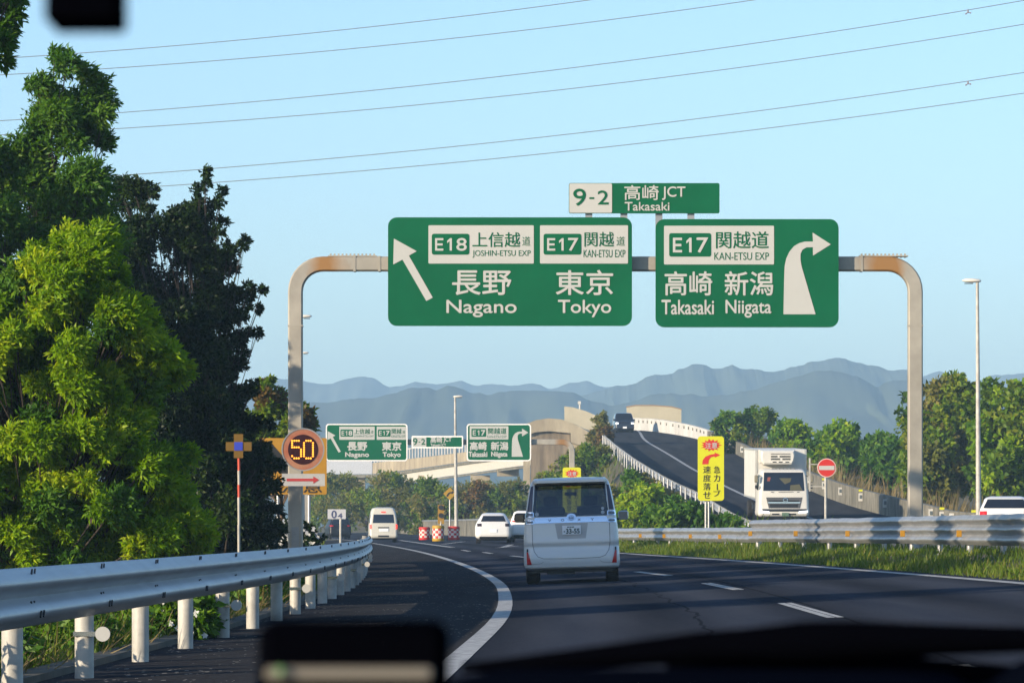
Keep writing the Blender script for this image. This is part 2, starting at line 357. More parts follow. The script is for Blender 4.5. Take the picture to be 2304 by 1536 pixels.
# ------------------------------------------------------------------ mountains
def ridge(name, Y, pts, depth, seed):
    pts = sorted(pts); s = FP / Y
    x0 = (pts[0][0]-CX)/s; x1 = (pts[-1][0]-CX)/s
    f = interp([((p[0]-CX)/s, EYE-(p[1]-HY)/s) for p in pts])
    mb = MB(); nx = 520; rows = []
    for j in range(25):
        t = j/18.0                                   # 1 is the crest, past it the far slope
        row = []
        for i in range(nx+1):
            x = x0 + (x1-x0)*i/nx; c = f(x)
            nz = noise.fractal(Vector((x/60.0+seed, t*2.2, seed)), 0.9, 2.1, 5)
            ru = abs(noise.noise(Vector((x/34.0 + 1.7*t + seed, t*0.9, 3.1+seed)))) + 0.5*abs(noise.noise(Vector((x/13.0 - 1.1*t + seed, t*1.6, 7.7+seed))))
            prof = (t**0.85 if t <= 1 else max(0, 1-(t-1)*2.2))
            fade = (1-abs(2*t-1)**3) if t <= 1 else 0
            row.append((x + nz*6*fade, Y - depth*(1-t) + nz*depth*0.12*fade, -0.9 + (c+0.9)*prof*(1-0.17*ru*fade) + nz*c*0.06*fade + (2.6*noise.fractal(Vector((x/22.0, seed, 0)), .8, 2.1, 5) if 0.9 < t < 1.1 else 0)))
        rows.append(row)
    mb.loft(rows, False, closed=False)
    return tag(mb.build(name, M_FOREST, smooth=True, angle=180), kind='structure')
FRONT = [(-900,905),(-300,890),(100,900),(400,915),(560,925),(690,912),(721,907),(755,908),(783,900),(824,896),(861,886),(908,877),(961,872),(980,877),(1033,869),(1067,880),(1092,889),(1118,885),(1192,886),(1242,877),(1283,880),(1300,885),(1340,905),(1383,912),(1420,902),(1470,888),(1540,886),(1620,885),(1690,876),(1740,858),(1790,842),(1840,838),(1872,837),(1918,846),(1950,857),(1972,868),(1993,857),(2044,857),(2100,872),(2180,880),(2300,874),(2500,862),(2900,880),(3300,910)]
BACK = [(-900,860),(-200,880),(300,868),(500,872),(580,862),(620,852),(660,849),(696,861),(742,860),(780,853),(817,846),(849,860),(874,873),(896,869),(927,858),(955,859),(980,864),(1011,860),(1042,860),(1067,867),(1130,863),(1161,866),(1189,862),(1211,864),(1233,873),(1267,867),(1299,859),(1320,857),(1350,865),(1400,874),(1600,868),(2044,850),(2083,846),(2105,839),(2123,838),(2140,846),(2180,858),(2223,846),(2248,843),(2302,841),(2500,850),(3300,870)]
MIDR = [(1180,960),(1260,905),(1340,880),(1380,869),(1420,862),(1470,848),(1530,830),(1570,818),(1610,826),(1650,822),(1680,828),(1720,832),(1800,827),(1821,821),(1847,812),(1872,806),(1900,810),(1943,818),(1976,825),(2004,832),(2044,832),(2090,855),(2150,875),(2250,890),(2500,940)]
ridge('hills', 2500, FRONT, 420, 1.3)
ridge('hills', 3200, MIDR, 420, 5.1)
ridge('mountains', 4150, BACK, 500, 9.7)

# ------------------------------------------------------------------ foliage
def leaf_mesh(name, P, D, N, ln, wd, m, parent, tint, rng, fold=0.25):
    """rhombic leaves at points P pointing along D with face normal N"""
    n = len(P)
    D = D/np.linalg.norm(D, axis=1, keepdims=True)
    U = np.cross(D, N); U /= (np.linalg.norm(U, axis=1, keepdims=True)+1e-9); Nn = np.cross(U, D)
    L = (ln*(0.65+0.7*rng.random(n)))[:, None]; Wd = (wd*(0.7+0.6*rng.random(n)))[:, None]
    base = P; tip = P + D*L - Nn*L*0.12
    mid = P + D*L*0.45
    a = mid + U*Wd/2 + Nn*Wd*fold; b = mid - U*Wd/2 + Nn*Wd*fold
    V = np.stack([base, a, tip, b], 1).reshape(-1, 3)
    off = np.array(world_loc(parent)) if parent is not None else np.zeros(3)
    V = V - off
    me = bpy.data.meshes.new(name)
    me.vertices.add(4*n); me.vertices.foreach_set('co', V.astype(np.float32).ravel())
    me.loops.add(4*n); me.loops.foreach_set('vertex_index', np.arange(4*n, dtype=np.int32))
    me.polygons.add(n); me.polygons.foreach_set('loop_start', np.arange(0, 4*n, 4, dtype=np.int32)); me.polygons.foreach_set('loop_total', np.full(n, 4, dtype=np.int32))
    at = me.attributes.new('tint', 'FLOAT', 'POINT'); at.data.foreach_set('value', np.repeat(np.clip(tint, 0, 1), 4).astype(np.float32))
    me.update(); me.validate(); me.materials.append(m)
    o = bpy.data.objects.new(name, me); C.objects.link(o)
    if parent is not None: o.parent = parent
    return o
def unit(rng, n):
    v = rng.normal(size=(n, 3)); return v/np.linalg.norm(v, axis=1, keepdims=True)
def sprays(cl, rng, per, leaves, ln, wind, spread=1.0, hang=0.25):
    """cl: (k,6) clump centres + radii -> leaf points, directions, normals, tint"""
    P, D, T = [], [], []; rmed = float(np.median(cl[:, 3]))*1.05
    for c in cl:
        k = max(3, int(per*(0.7+0.6*rng.random())*min(1.25, max(0.12, (c[3]/rmed)**2))))
        u = unit(rng, k); rr = (0.35+0.65*rng.random(k)**0.6)[:, None]
        base = c[:3] + u*c[3:6]*rr*0.72
        d = u*0.8 + rng.normal(size=(k, 3))*0.45 + np.array(wind); d[:, 2] += 0.25
        d /= np.linalg.norm(d, axis=1, keepdims=True)
        sl = np.minimum(ln*(2.0+2.0*rng.random(k)), c[3]*(0.55+0.5*rng.random(k)))*spread; ct = 0.5+0.16*rng.normal()
        tt = np.arange(leaves)/leaves
        for i in range(k):
            pts = base[i] + d[i]*sl[i]*tt[:, None]; pts[:, 2] -= hang*sl[i]*tt**2
            dd = d[i]*0.65 + rng.normal(size=(leaves, 3))*0.55 + np.array(wind)*0.5; dd[:, 2] -= hang
            P.append(pts); D.append(dd); T.append(np.clip(ct + 0.15*rng.normal() + 0.13*rng.normal(size=leaves), 0, 1))
    P = np.concatenate(P); D = np.concatenate(D); T = np.concatenate(T)
    N = rng.normal(size=P.shape)*0.65; N[:, 2] += 0.5; N[:, 1] -= 0.42; N[:, 0] -= 0.5       # leaves turn towards the light
    return P, D, N, T
def inpoly(x, y, poly):
    c = False; n = len(poly); j = n-1
    for i in range(n):
        if (poly[i][1] > y) != (poly[j][1] > y) and x < (poly[j][0]-poly[i][0])*(y-poly[i][1])/(poly[j][1]-poly[i][1])+poly[i][0]: c = not c
        j = i
    return c
def edge_dist(x, y, poly):
    best = 1e9
    for i in range(len(poly)):
        ax, ay = poly[i-1]; bx, by = poly[i]; dx, dy = bx-ax, by-ay
        t = max(0, min(1, ((x-ax)*dx+(y-ay)*dy)/(dx*dx+dy*dy+1e-9))); best = min(best, math.hypot(x-ax-t*dx, y-ay-t*dy))
    return best
def make_tree(name, label, cat, poly, s, depth, crad, ncl, per, ln, wd, m, trunk, seed, extra=(), leaves=8, wind=(0.25, 0.05, 0.0), bark=None, group=None, tr=0.09, m2=None, frac2=0.0, limbs=True, tall=1.0, spread=1.0):
    """crown whose outline from the road is poly (photo pixels at s px per metre); trunk = (px, py) of its foot"""
    rng = np.random.default_rng(seed); rnd = random.Random(seed)
    fx, fy, fz = W(trunk[0], trunk[1], s); fz = land_z(fx, fy) - 0.05
    if cat == 'shrub': fz = min(fz, W(0, max(p[1] for p in poly), s)[2])
    t = thing(name, label, cat, (fx, fy, fz), group)
    x0 = min(p[0] for p in poly); x1 = max(p[0] for p in poly); y0 = min(p[1] for p in poly); y1 = max(p[1] for p in poly)
    cl = []; tries = 0; half = max(1, (x1-x0)/2)
    while len(cl) < ncl and tries < ncl*60:
        tries += 1
        px, py = rnd.uniform(x0, x1), rnd.uniform(y0, y1)
        if not inpoly(px, py, poly): continue
        ed = edge_dist(px, py, poly); r = crad*rnd.uniform(0.65, 1.25)
        if ed < r*0.55:
            if rnd.random() < 0.6: continue
            r = max(crad*0.35, ed*0.95)
        X, Y, Z = W(px, py, s)
        dd = depth*min(1.0, 0.35+ed/(half*0.8)); q = rnd.uniform(-1, 1)
        # keep the pixel while moving in depth: the crown is as deep as it is wide
        Y2 = Y + dd*q; k = Y2/Y; rm = r/s
        cl.append((X*k, Y2, EYE+(Z-EYE)*k, rm, rm*1.1, rm*0.8*tall))
    for e in extra:
        X, Y, Z = W(e[0], e[1], s); cl.append((X, Y + rnd.uniform(-0.4, 0.4), Z, e[2]/s, e[2]/s, e[2]/s*(e[3] if len(e) > 3 else 0.8)))
    cl = np.array(cl)
    P, D, N, T = sprays(cl, rng, per, leaves, ln, wind, spread, 0.10)
    ok = P[:, 2] > fz + 0.08; P, D, N, T = P[ok], D[ok], N[ok], T[ok]
    if m2 is not None:
        sel = rng.random(len(cl)) < frac2
        idx = np.array([np.argmin(((cl[:, :3]-p)**2).sum(1)) for p in P[::leaves]], dtype=int); mk2 = np.repeat(sel[idx], leaves)[:len(P)]
        if len(mk2) < len(P): mk2 = np.concatenate([mk2, np.zeros(len(P)-len(mk2), bool)])
        if mk2.any(): leaf_mesh('foliage', P[mk2], D[mk2], N[mk2], ln, wd, m2, t, T[mk2], rng)
        P, D, N, T = P[~mk2], D[~mk2], N[~mk2], T[~mk2]
    leaf_mesh('crown', P, D, N, ln, wd, m, t, T, rng)
    if limbs:
        mb = MB(); top = cl[np.argmax(cl[:, 2])][:3]
        spine = []
        cxy = cl[:, :2].mean(0)
        for k in range(9):
            q = k/8; spine.append(Vector((fx+(cxy[0]*(1-q)+top[0]*q-fx)*q**1.2+rnd.uniform(-.06, .06), fy+(cxy[1]-fy)*q+rnd.uniform(-.06, .06), fz+(top[2]-fz)*0.84*q)))
        mb.tube(spine, [tr*(1-0.86*k/8) for k in range(9)], 7)
        for c in cl:
            b = Vector(c[:3]); h = (b.z-fz)/(top[2]-fz+1e-6)
            a = spine[int(max(0, min(8, 8*(h*0.75-0.06))))]
            q1 = a.lerp(b, 0.5) + Vector((rnd.uniform(-.12, .12), rnd.uniform(-.12, .12), -0.12*(b-a).length*0.6))
            r0 = tr*0.42*(1-0.6*max(0, h))*(0.5 if c[3] < crad/s*0.5 else 1); mb.tube([a, a.lerp(q1, .55), q1, b], [r0, r0*.8, r0*.6, r0*.22], 5)
            for _ in range(3):
                e = b + Vector((rnd.uniform(-1, 1)*c[3], rnd.uniform(-1, 1)*c[4], rnd.uniform(-.6, 1)*c[5])); mb.tube([q1.lerp(b, .6), b.lerp(e, .5) + Vector((0, 0, .02)), e], [r0*.3, r0*.2, r0*.08], 4)
        mb.build('trunk', bark or M_BARK, t, smooth=True, angle=80)
    return t
def blades(name, pts, h, m, seed, lean=0.35, wdt=0.012, parent=None):
    rng = np.random.default_rng(seed); P = np.array(pts); n = len(P)
    D = rng.normal(size=(n, 3))*lean; D[:, 2] = 1; D[:, 0] += 0.15
    N = rng.normal(size=(n, 3)); N[:, 2] = 0
    T = np.clip(rng.normal(0.45, 0.2, n), 0, 1)
    H = h if np.ndim(h) else np.full(n, h)
    return leaf_mesh(name, P, D, N, np.asarray(H), np.full(n, wdt), m, parent, T, rng, 0.1)

TREE_A = [(-260,640),(0,625),(30,580),(90,545),(140,520),(200,508),(255,560),(275,600),(300,640),(345,690),(350,740),(400,800),(425,840),(410,880),(370,915),(340,950),(395,990),(430,1030),(410,1080),(450,1150),(490,1240),(430,1300),(0,1330),(-260,1330)]
make_tree('bushy_tree', 'bright green bushy tree right behind the near guardrail, lit by low sun', 'tree', TREE_A, 200, 1.5, 33, 430, 110, 0.080, 0.027, M_LF_BRIGHT, (60, 1330), 11, tr=0.08, bark=M_BARKD, m2=M_LF_MID, frac2=0.18,
          extra=[(150,540,40),(215,540,38),(300,700,40),(395,830,32),(410,1030,30),(440,1200,36),(330,1240,45),(200,1260,50),(20,1240,48),(80,1210,44),(110,1265,46),(160,1200,42),(260,1250,44),(280,1190,40),(380,1210,36),(40,1160,40),(-20,1190,44),(400,1120,34),(350,1090,36),(370,1160,36)])
TREE_B = [(-250,360),(-80,330),(20,310),(110,330),(215,335),(255,400),(262,470),(268,560),(200,640),(60,680),(-250,700)]
make_tree('tall_tree', 'tall green tree with wind-blown top rising behind the bright bushy tree', 'tree', TREE_B, 150, 1.4, 46, 46, 150, 0.095, 0.036, M_LF_MID, (70, 1330), 23, tr=0.11, bark=M_BARKD, wind=(0.45, 0.05, 0.02),
          extra=[(125,125,24),(150,150,28),(185,160,26),(205,190,32),(222,225,30),(235,265,22),(95,195,26),(70,190,16),(110,230,38),(140,270,40),(95,270,32),(180,230,36),(190,290,36),(232,320,22),(120,310,36),(60,330,34),(165,330,30),(85,300,30)])
TREE_C = [(240,440),(262,412),(318,408),(348,440),(345,500),(385,560),(430,590),(455,650),(475,720),(490,800),(505,880),(540,940),(570,1000),(590,1070),(605,1140),(620,1200),(600,1290),(230,1290)]
def twig(x0, y0, x1, y1, r0, r1, n):              # small clumps strung along one outer branch
    return [(x0+(x1-x0)*k/(n-1)+(7 if k % 2 else -7)*(k/n), y0+(y1-y0)*k/(n-1)+(5 if k % 2 else -5), r0+(r1-r0)*k/(n-1)) for k in range(n)]
EX_C = [(300,425,26),(335,432,20),(268,418,20)] + twig(395,560,472,392,30,9,9) + twig(420,540,502,432,25,9,7) + twig(430,560,505,505,25,12,5) + twig(440,600,556,545,30,9,7) + twig(455,650,530,575,28,12,5) + \
    twig(460,680,585,650,30,8,8) + twig(480,730,575,690,28,9,6) + twig(480,790,572,745,28,11,6) + twig(490,850,548,800,28,12,5) + twig(510,900,575,870,28,11,5) + twig(540,960,600,950,25,12,4) + twig(560,1030,618,1040,28,14,4) + twig(370,520,420,470,32,16,4) + [(592,1005,15),(600,1050,22),(612,1095,22),(612,1150,24),(622,1195,20)]
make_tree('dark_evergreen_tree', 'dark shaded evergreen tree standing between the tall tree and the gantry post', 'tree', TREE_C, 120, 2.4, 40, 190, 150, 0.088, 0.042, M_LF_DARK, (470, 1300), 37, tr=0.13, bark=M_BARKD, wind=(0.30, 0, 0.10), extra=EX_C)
make_tree('roadside_tree', 'small sunlit tree with some rusty leaves behind the gantry left post', 'tree', [(545,905),(585,865),(605,850),(628,890),(655,915),(690,915),(705,955),(700,1000),(650,1050),(560,1060),(540,960)], 72, 1.5, 20, 46, 46, 0.17, 0.09, M_LF_ROUND, (640, 1215), 41, m2=M_LF_RUST, frac2=0.3, extra=[(590,868,10),(608,856,8),(632,885,10),(690,930,14),(700,960,12)], leaves=7)
make_tree('leaning_tree', 'tree at the top left corner, only drooping branch tips in view', 'tree', [(-420,-150),(-100,-160),(40,-90),(30,-20),(5,50),(-30,130),(-120,150),(-420,150)], 215, 1.2, 36, 30, 60, 0.12, 0.04, M_LF_MID, (-470, 1380), 53, tr=0.12, bark=M_BARKD,
          extra=[(15,15,24),(30,-10,20),(5,60,20),(15,100,16),(2,135,14),(-25,80,26)])
# trees left of the picture that shade the road
def shade_tree(x, y, h, r, seed, lab):
    s = FP/y; px = CX + x*s
    poly = [(px-r*s, HY-2*s), (px-0.8*r*s, HY-(h*0.75)*s), (px-0.2*r*s, HY-(h-1)*s), (px+0.5*r*s, HY-(h*0.9-1)*s), (px+r*s, HY-(h*0.5)*s), (px+0.9*r*s, HY-0.2*s), (px-r*s, HY-0.2*s)]
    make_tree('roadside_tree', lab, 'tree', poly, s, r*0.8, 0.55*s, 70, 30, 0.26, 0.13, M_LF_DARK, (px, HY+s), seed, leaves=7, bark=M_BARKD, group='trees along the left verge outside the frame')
for i, (x, y, h, r) in enumerate([(-14.5, 79, 9.0, 3.2), (-19, 92, 8.5, 3.4), (-13.0, 91, 7.8, 2.6), (-13, 108, 7.0, 3.0), (-11.5, 62, 7.6, 2.6), (-16, 122, 7.0, 3.0), (-12.5, 71, 8.5, 3.0), (-15, 55, 6.5, 2.2), (-18, 66, 9, 3)]):
    shade_tree(x, y, h, r, 100+i, 'roadside tree in the row along the left verge beyond the picture edge')

# ------------------------------------------------------------------ guardrails
def sweep(mb, path, prof, side=1, sub=1):
    """prof: (out, up) points; path: list of (x, y, z of the rail bottom)"""
    rings = []
    for i, p in enumerate(path):
        a = Vector(path[max(i-1, 0)]); b = Vector(path[min(i+1, len(path)-1)]); t = (b-a); t.z = 0; t.normalize()
        n = Vector((t.y, -t.x, 0))*side
        rings.append([Vector(p) + n*u + Vector((0, 0, v)) for u, v in prof])
    mb.loft(rings, True)
    return mb
def wave(nw, h, dep=0.085, th=0.006):
    k = 10*nw; front = [(dep*(0.5-0.5*math.cos(2*math.pi*nw*min(1, max(0, (i/k)))))**0.75, h*i/k) for i in range(k+1)]
    return front + [(u-th, v) for u, v in reversed(front)]
LRAIL = lambda y: XL(y) - 2.56 - 0.05*sstep(60, 90, y)
g = thing('guardrail', 'pale steel guardrail curving along the left shoulder in the near foreground', 'guardrail', (LRAIL(40), 40, road_z(LRAIL(40), 40)))
path = [(LRAIL(y), y, road_z(LRAIL(y), y) + 0.47) for y in np.arange(20, 132, 1.0)]
sweep(MB(), path, wave(2, 0.385, 0.10)).build('beam', M_RAILW, g, smooth=True, angle=60)
slots = MB(); ky = 0
for k in range(28):
    y = 20.95 + 3.95*k; x = LRAIL(y); z = road_z(x, y)
    pb = MB(); pb.tube([(x-0.09, y, z-0.3), (x-0.09, y, z+0.47+0.36)], 0.070, 16); pb.build('post', M_POSTW, g, smooth=True, angle=50)
    for du, zz in ((0.035, 0.825), (0.030, 0.615), (0.095, 0.555)):
        for dy in (-0.10, 0.08):
            slots.box((x+du+0.012, y+dy, z+zz), (0.012, 0.065, 0.011), Matrix.Rotation(R(35), 3, 'X'))
    if k % 3 == 0:
        rb = MB(); rb.tube([(x+0.055, y-0.085, z+0.33), (x+0.055, y-0.105, z+0.33)], 0.055, 20)
        d = rb.build('reflector', mat('reflector_grey', (.42, .42, .40), .4), g, smooth=True, angle=40)
        ab = MB(); ab.box((x-0.02, y-0.082, z+0.33), (0.12, 0.012, 0.035)); ab.box((x-0.09, y, z+0.33), (0.150, 0.150, 0.035)); ab.build('bracket', M_CHROME, d)
slots.build('bolt', M_BLACK, g)
# right guardrails
def polyrail(name, label, pts, h, nw, gap, ramp=False, post_h=0.5, mats=M_STEEL, refl=True, side=-1, prad=0.06):
    fx = interp([(p[1], p[0]) for p in pts]); fz = interp([(p[1], p[2]) for p in pts]); y0, y1 = pts[0][1], pts[-1][1]
    t = thing(name, label, 'guardrail', (pts[0][0], pts[0][1], pts[0][2]-h-post_h))
    rn = random.Random(len(pts)*7)
    path = []
    for y in np.arange(y0, y1, 0.9): path.append((fx(y)+rn.uniform(-.012, .012), y, fz(y)-h+rn.uniform(-.008, .008)))
    sweep(MB(), path, wave(nw, h, 0.085), side).build('beam', mats, t, smooth=True, angle=60)
    y = y0 + 0.8; k = 0
    while y < y1 - 0.3:
        x = fx(y); z = fz(y)
        pm = MB(); pm.tube([(x+0.07*(1 if side < 0 else -1), y, z-h-post_h), (x+0.07*(1 if side < 0 else -1), y, z-0.05)], prad, 10); pm.build('post', M_STEEL, t, smooth=True, angle=50)
        if refl and k % 2 == 0:
            rb = MB(); rb.bevbox((x+0.10*side-0.03, y-0.02, z-h*0.62), (0.10, 0.03, 0.13), 0.01); rb.build('reflector', M_AMBER, t)
        y += gap; k += 1
    return t
pr = sorted([W(2600, 1150, 150), W(2304, 1155, 130), W(2000, 1163, 106), W(1690, 1170, 86)], key=lambda p: p[1])
polyrail('guardrail', 'weathered three-wave steel guardrail at the right road edge below the truck', pr, 0.56, 3, 4.0, post_h=0.75)
pr2 = sorted([W(1712, 1186, 83), W(1550, 1187, 72), W(1396, 1188, 62), W(1220, 1190, 53)], key=lambda p: p[1])
polyrail('guardrail', 'lower two-wave steel guardrail continuing behind the white minivan', pr2, 0.42, 2, 4.0, post_h=0.55)
rp = [(RAMP_L(y)-0.05, y, RAMP_Z(y)+0.16+0.70*sstep(190, 232, y)) for y in (193, 200, 208, 216, 227, 238, 250, 270, 286, 310, 333, 350)]
polyrail('guardrail', 'guardrail with closely set posts along the ramp edge above the slope', rp, 0.38, 2, 3.6, post_h=0.75, refl=False, side=1, mats=M_RAILW)

# ------------------------------------------------------------------ lettering
_tc = {}
def text_geo(body, bold=0.0):
    key = (body, bold)
    if key not in _tc:
        cu = bpy.data.curves.new('txt', 'FONT'); cu.body = body; cu.offset = bold; cu.resolution_u = 4; cu.fill_mode = 'FRONT'
        o = bpy.data.objects.new('txt', cu); C.objects.link(o); bpy.context.view_layer.update()
        me = o.evaluated_get(bpy.context.evaluated_depsgraph_get()).to_mesh()
        v = np.array([(p.co.x, p.co.y) for p in me.vertices]) if len(me.vertices) else np.zeros((0, 2)); f = [tuple(p.vertices) for p in me.polygons]
        o.to_mesh_clear() if False else None
        bpy.data.objects.remove(o); bpy.data.curves.remove(cu)
        _tc[key] = (v, f)
    return _tc[key]
ONE = [(0.10, 0.78), (0.52, 1.0), (0.78, 1.0), (0.78, 0.0), (0.46, 0.0), (0.46, 0.76), (0.10, 0.60)]
class Board:
    """flat sign artwork in photo pixels, mapped on the plane at depth FP/s by an affine change of pixels"""
    def __init__(b, s, src=None, dst=None):
        b.s = s; b.src = src; b.dst = dst
    def p(b, px, py):
        if b.src:
            x0, y0, x1, y1 = b.src; u0, v0, u1, v1 = b.dst
            px, py = u0+(px-x0)/(x1-x0)*(u1-u0), v0+(py-y0)/(y1-y0)*(v1-v0)
        X, Y, Z = W(px, py, b.s); return X, Z
    def poly(b, mb, pts, front, back):
        mb.prism([b.p(*q) for q in pts], FP/b.s - front, FP/b.s - back)
    def flat(b, mb, pts, off):
        mb.add([(x, FP/b.s - off, z) for x, z in (b.p(*q) for q in pts)], [tuple(range(len(pts)))])
    def rr(b, x0, y0, x1, y1, r):
        o = []
        for cx, cy, a0 in ((x1-r, y0+r, -90), (x1-r, y1-r, 0), (x0+r, y1-r, 90), (x0+r, y0+r, 180)):
            for k in range(6): a = R(a0+k*18); o.append((cx+r*math.cos(a), cy+r*math.sin(a)))
        return o
    def text(b, mb, body, box, off, bold=0.012):
        v, f = text_geo(body, 0.0)
        if not len(v): return
        lo, hi = v.min(0), v.max(0); x0, y0, x1, y1 = box
        pts = []
        for q in v:
            px = x0+(q[0]-lo[0])/(hi[0]-lo[0]+1e-9)*(x1-x0); py = y1-(q[1]-lo[1])/(hi[1]-lo[1]+1e-9)*(y1-y0)
            X, Z = b.p(px, py); pts.append((X, FP/b.s-off, Z))
        st = bold*0.55*(y1-y0)/(hi[1]-lo[1]+1e-9)/b.s     # heavier strokes: the glyph struck several times, each a hair apart
        for k, (dx, dz) in enumerate(((0, 0), (1, 0), (-1, 0), (0, 1), (0, -1)) if bold > 0.009 else ((0, 0),)):
            mb.add([(p[0]+dx*st, p[1]-0.0008*k, p[2]+dz*st) for p in pts], f)
def _route(b, mb, last, box):
    x0, y0, x1, y1 = box; w = x1 - x0; k = (y1 - y0) / 28 * 4.6
    for xa, ya, xb, yb in ((0, 0, k/w, 1), (k/w, 0, .26, k/(y1-y0)), (k/w, .5-k/(y1-y0)/2, .24, .5+k/(y1-y0)/2), (k/w, 1-k/(y1-y0), .26, 1)):
        b.poly(mb, [(x0+xa*w, y0+ya*(y1-y0)), (x0+xb*w, y0+ya*(y1-y0)), (x0+xb*w, y0+yb*(y1-y0)), (x0+xa*w, y0+yb*(y1-y0))], .020, .015)
    b.poly(mb, [(x0+w*(.36+.22*p), y1-q*(y1-y0)) for p, q in ONE], .020, .015)
    b.text(mb, last, (x0+.68*w, y0, x1, y1), .020, .024)
Board.route = _route
def c1(pts): return [(860+x/2.2154, 400+y/2.2154) for x, y in pts]
ARROW_L = c1([(58,303),(172,366),(133,388),(252,597),(220,614),(101,408),(55,432)])
ARROW_R = c1([(2000,680),(2003,520),(2006,440),(2014,402),(2030,368),(2052,341),(2080,325),(2108,318),(2147,318),(2145,273),(2236,332),(2147,388),(2147,346),(2115,347),(2095,358),(2085,380),(2085,410),(2090,440),(2160,680)])
def direction_sign(which, s, dst, label, group, border):
    src = (873, 489, 1422, 733) if which == 1 else ((1475, 493, 1887, 736) if which == 2 else (1280, 412, 1619, 480))
    b = Board(s, src, dst); Y = FP/s
    cx, cz = b.p((src[0]+src[2])/2, src[3])
    t = thing('direction_sign' if which < 3 else 'junction_sign', label, 'road sign', (cx, Y, cz), group)
    x0, y0, x1, y1 = src; e = 1.0/ (s/105.0)**0.5
    pn = MB(); b.poly(pn, b.rr(x0, y0, x1, y1, 20 if which < 3 else 4), 0.0, -0.06)
    pn.build('panel', M_SIGNG, t)
    bd = MB()
    if border: # raised white rim
        o_, i_ = b.rr(x0, y0, x1, y1, 20 if which < 3 else 6), b.rr(x0+8, y0+8, x1-8, y1-8, 15 if which < 3 else 3)
        n = len(o_); vs = [(q[0], Y-0.012, q[1]) for q in (b.p(*k) for k in o_)] + [(q[0], Y-0.012, q[1]) for q in (b.p(*k) for k in i_)]
        bd.add(vs, [(k, (k+1) % n, (k+1) % n+n, k+n) for k in range(n)]); bd.build('border', M_WHITE, t)
    wp = MB(); wt = MB(); gt = MB()
    if which == 1:
        b.poly(wp, b.rr(964, 507, 1201, 593, 2), .008, .001); b.poly(wp, b.rr(1215, 507, 1413, 593, 2), .008, .001)
        b.poly(gt, b.rr(971.5, 526, 1056, 573, 5), .014, .009); b.poly(gt, b.rr(1223, 526, 1308, 573, 5), .014, .009)
        b.route(wt, '8', (979, 536, 1050, 564)); b.route(wt, '7', (1231, 536, 1301, 564))
        b.text(gt, '上信越', (1063, 523, 1170, 556), .014, .010); b.text(gt, '道', (1175, 532, 1193, 553), .014, .008); b.text(gt, 'JOSHIN-ETSU EXP', (1063, 563, 1194, 580), .014, .008)
        b.text(gt, '関越', (1315, 522, 1381, 555), .014, .010); b.text(gt, '道', (1387, 532, 1406, 553), .014, .008); b.text(gt, 'KAN-ETSU EXP', (1313, 562, 1407, 579), .014, .008)
        b.text(wt, '長野', (1018, 609, 1150, 663), .008, .024); b.text(wt, '東京', (1251, 608, 1379, 663), .008, .024)
        b.text(wt, 'Nagano', (1005, 675, 1162, 713), .008, .026); b.text(wt, 'Tokyo', (1256, 675, 1375, 713), .008, .026)
        b.poly(wt, ARROW_L, .010, .001)
    elif which == 2:
        b.poly(wp, b.rr(1494, 508, 1741.5, 595, 2), .008, .001)
        b.poly(gt, b.rr(1505.5, 524.6, 1600, 577.4, 5), .014, .009); b.route(wt, '7', (1514, 535, 1593, 568))
        b.text(gt, '関越道', (1611, 521, 1729, 559), .014, .012); b.text(gt, 'KAN-ETSU EXP', (1607, 568, 1730, 585), .014, .008)
        b.text(wt, '高崎', (1496, 611, 1602, 664), .008, .024); b.text(wt, '新潟', (1631, 611, 1739, 664), .008, .024)
        b.text(wt, 'Takasaki', (1489, 675, 1606, 707), .008, .026); b.text(wt, 'Niigata', (1633, 675, 1735, 714), .008, .026)
        b.poly(wt, ARROW_R, .010, .001)
    else:
        b.poly(wp, b.rr(1281, 413, 1377, 479, 3), .008, .001)
        b.text(gt, '9', (1290, 425, 1318, 463), .014, .016); b.poly(gt, [(1326, 444), (1337, 444), (1337, 448), (1326, 448)], .014, .009); b.text(gt, '2', (1345, 429, 1369, 460), .014, .016)
        b.text(wt, '高崎', (1405, 417, 1482, 450), .008, .020); b.text(wt, 'JCT', (1490, 420, 1542, 450), .008, .022); b.text(wt, 'Takasaki' if not border else 'Takasaki JCT', (1406, 455, 1506, 474), .008, .022)
    wp.build('route_panel' if which < 3 else 'number_panel', M_SIGNW, t)
    wt.build('lettering', M_SIGNW, t); gt.build('green_lettering', M_SIGNG, t)
    return t

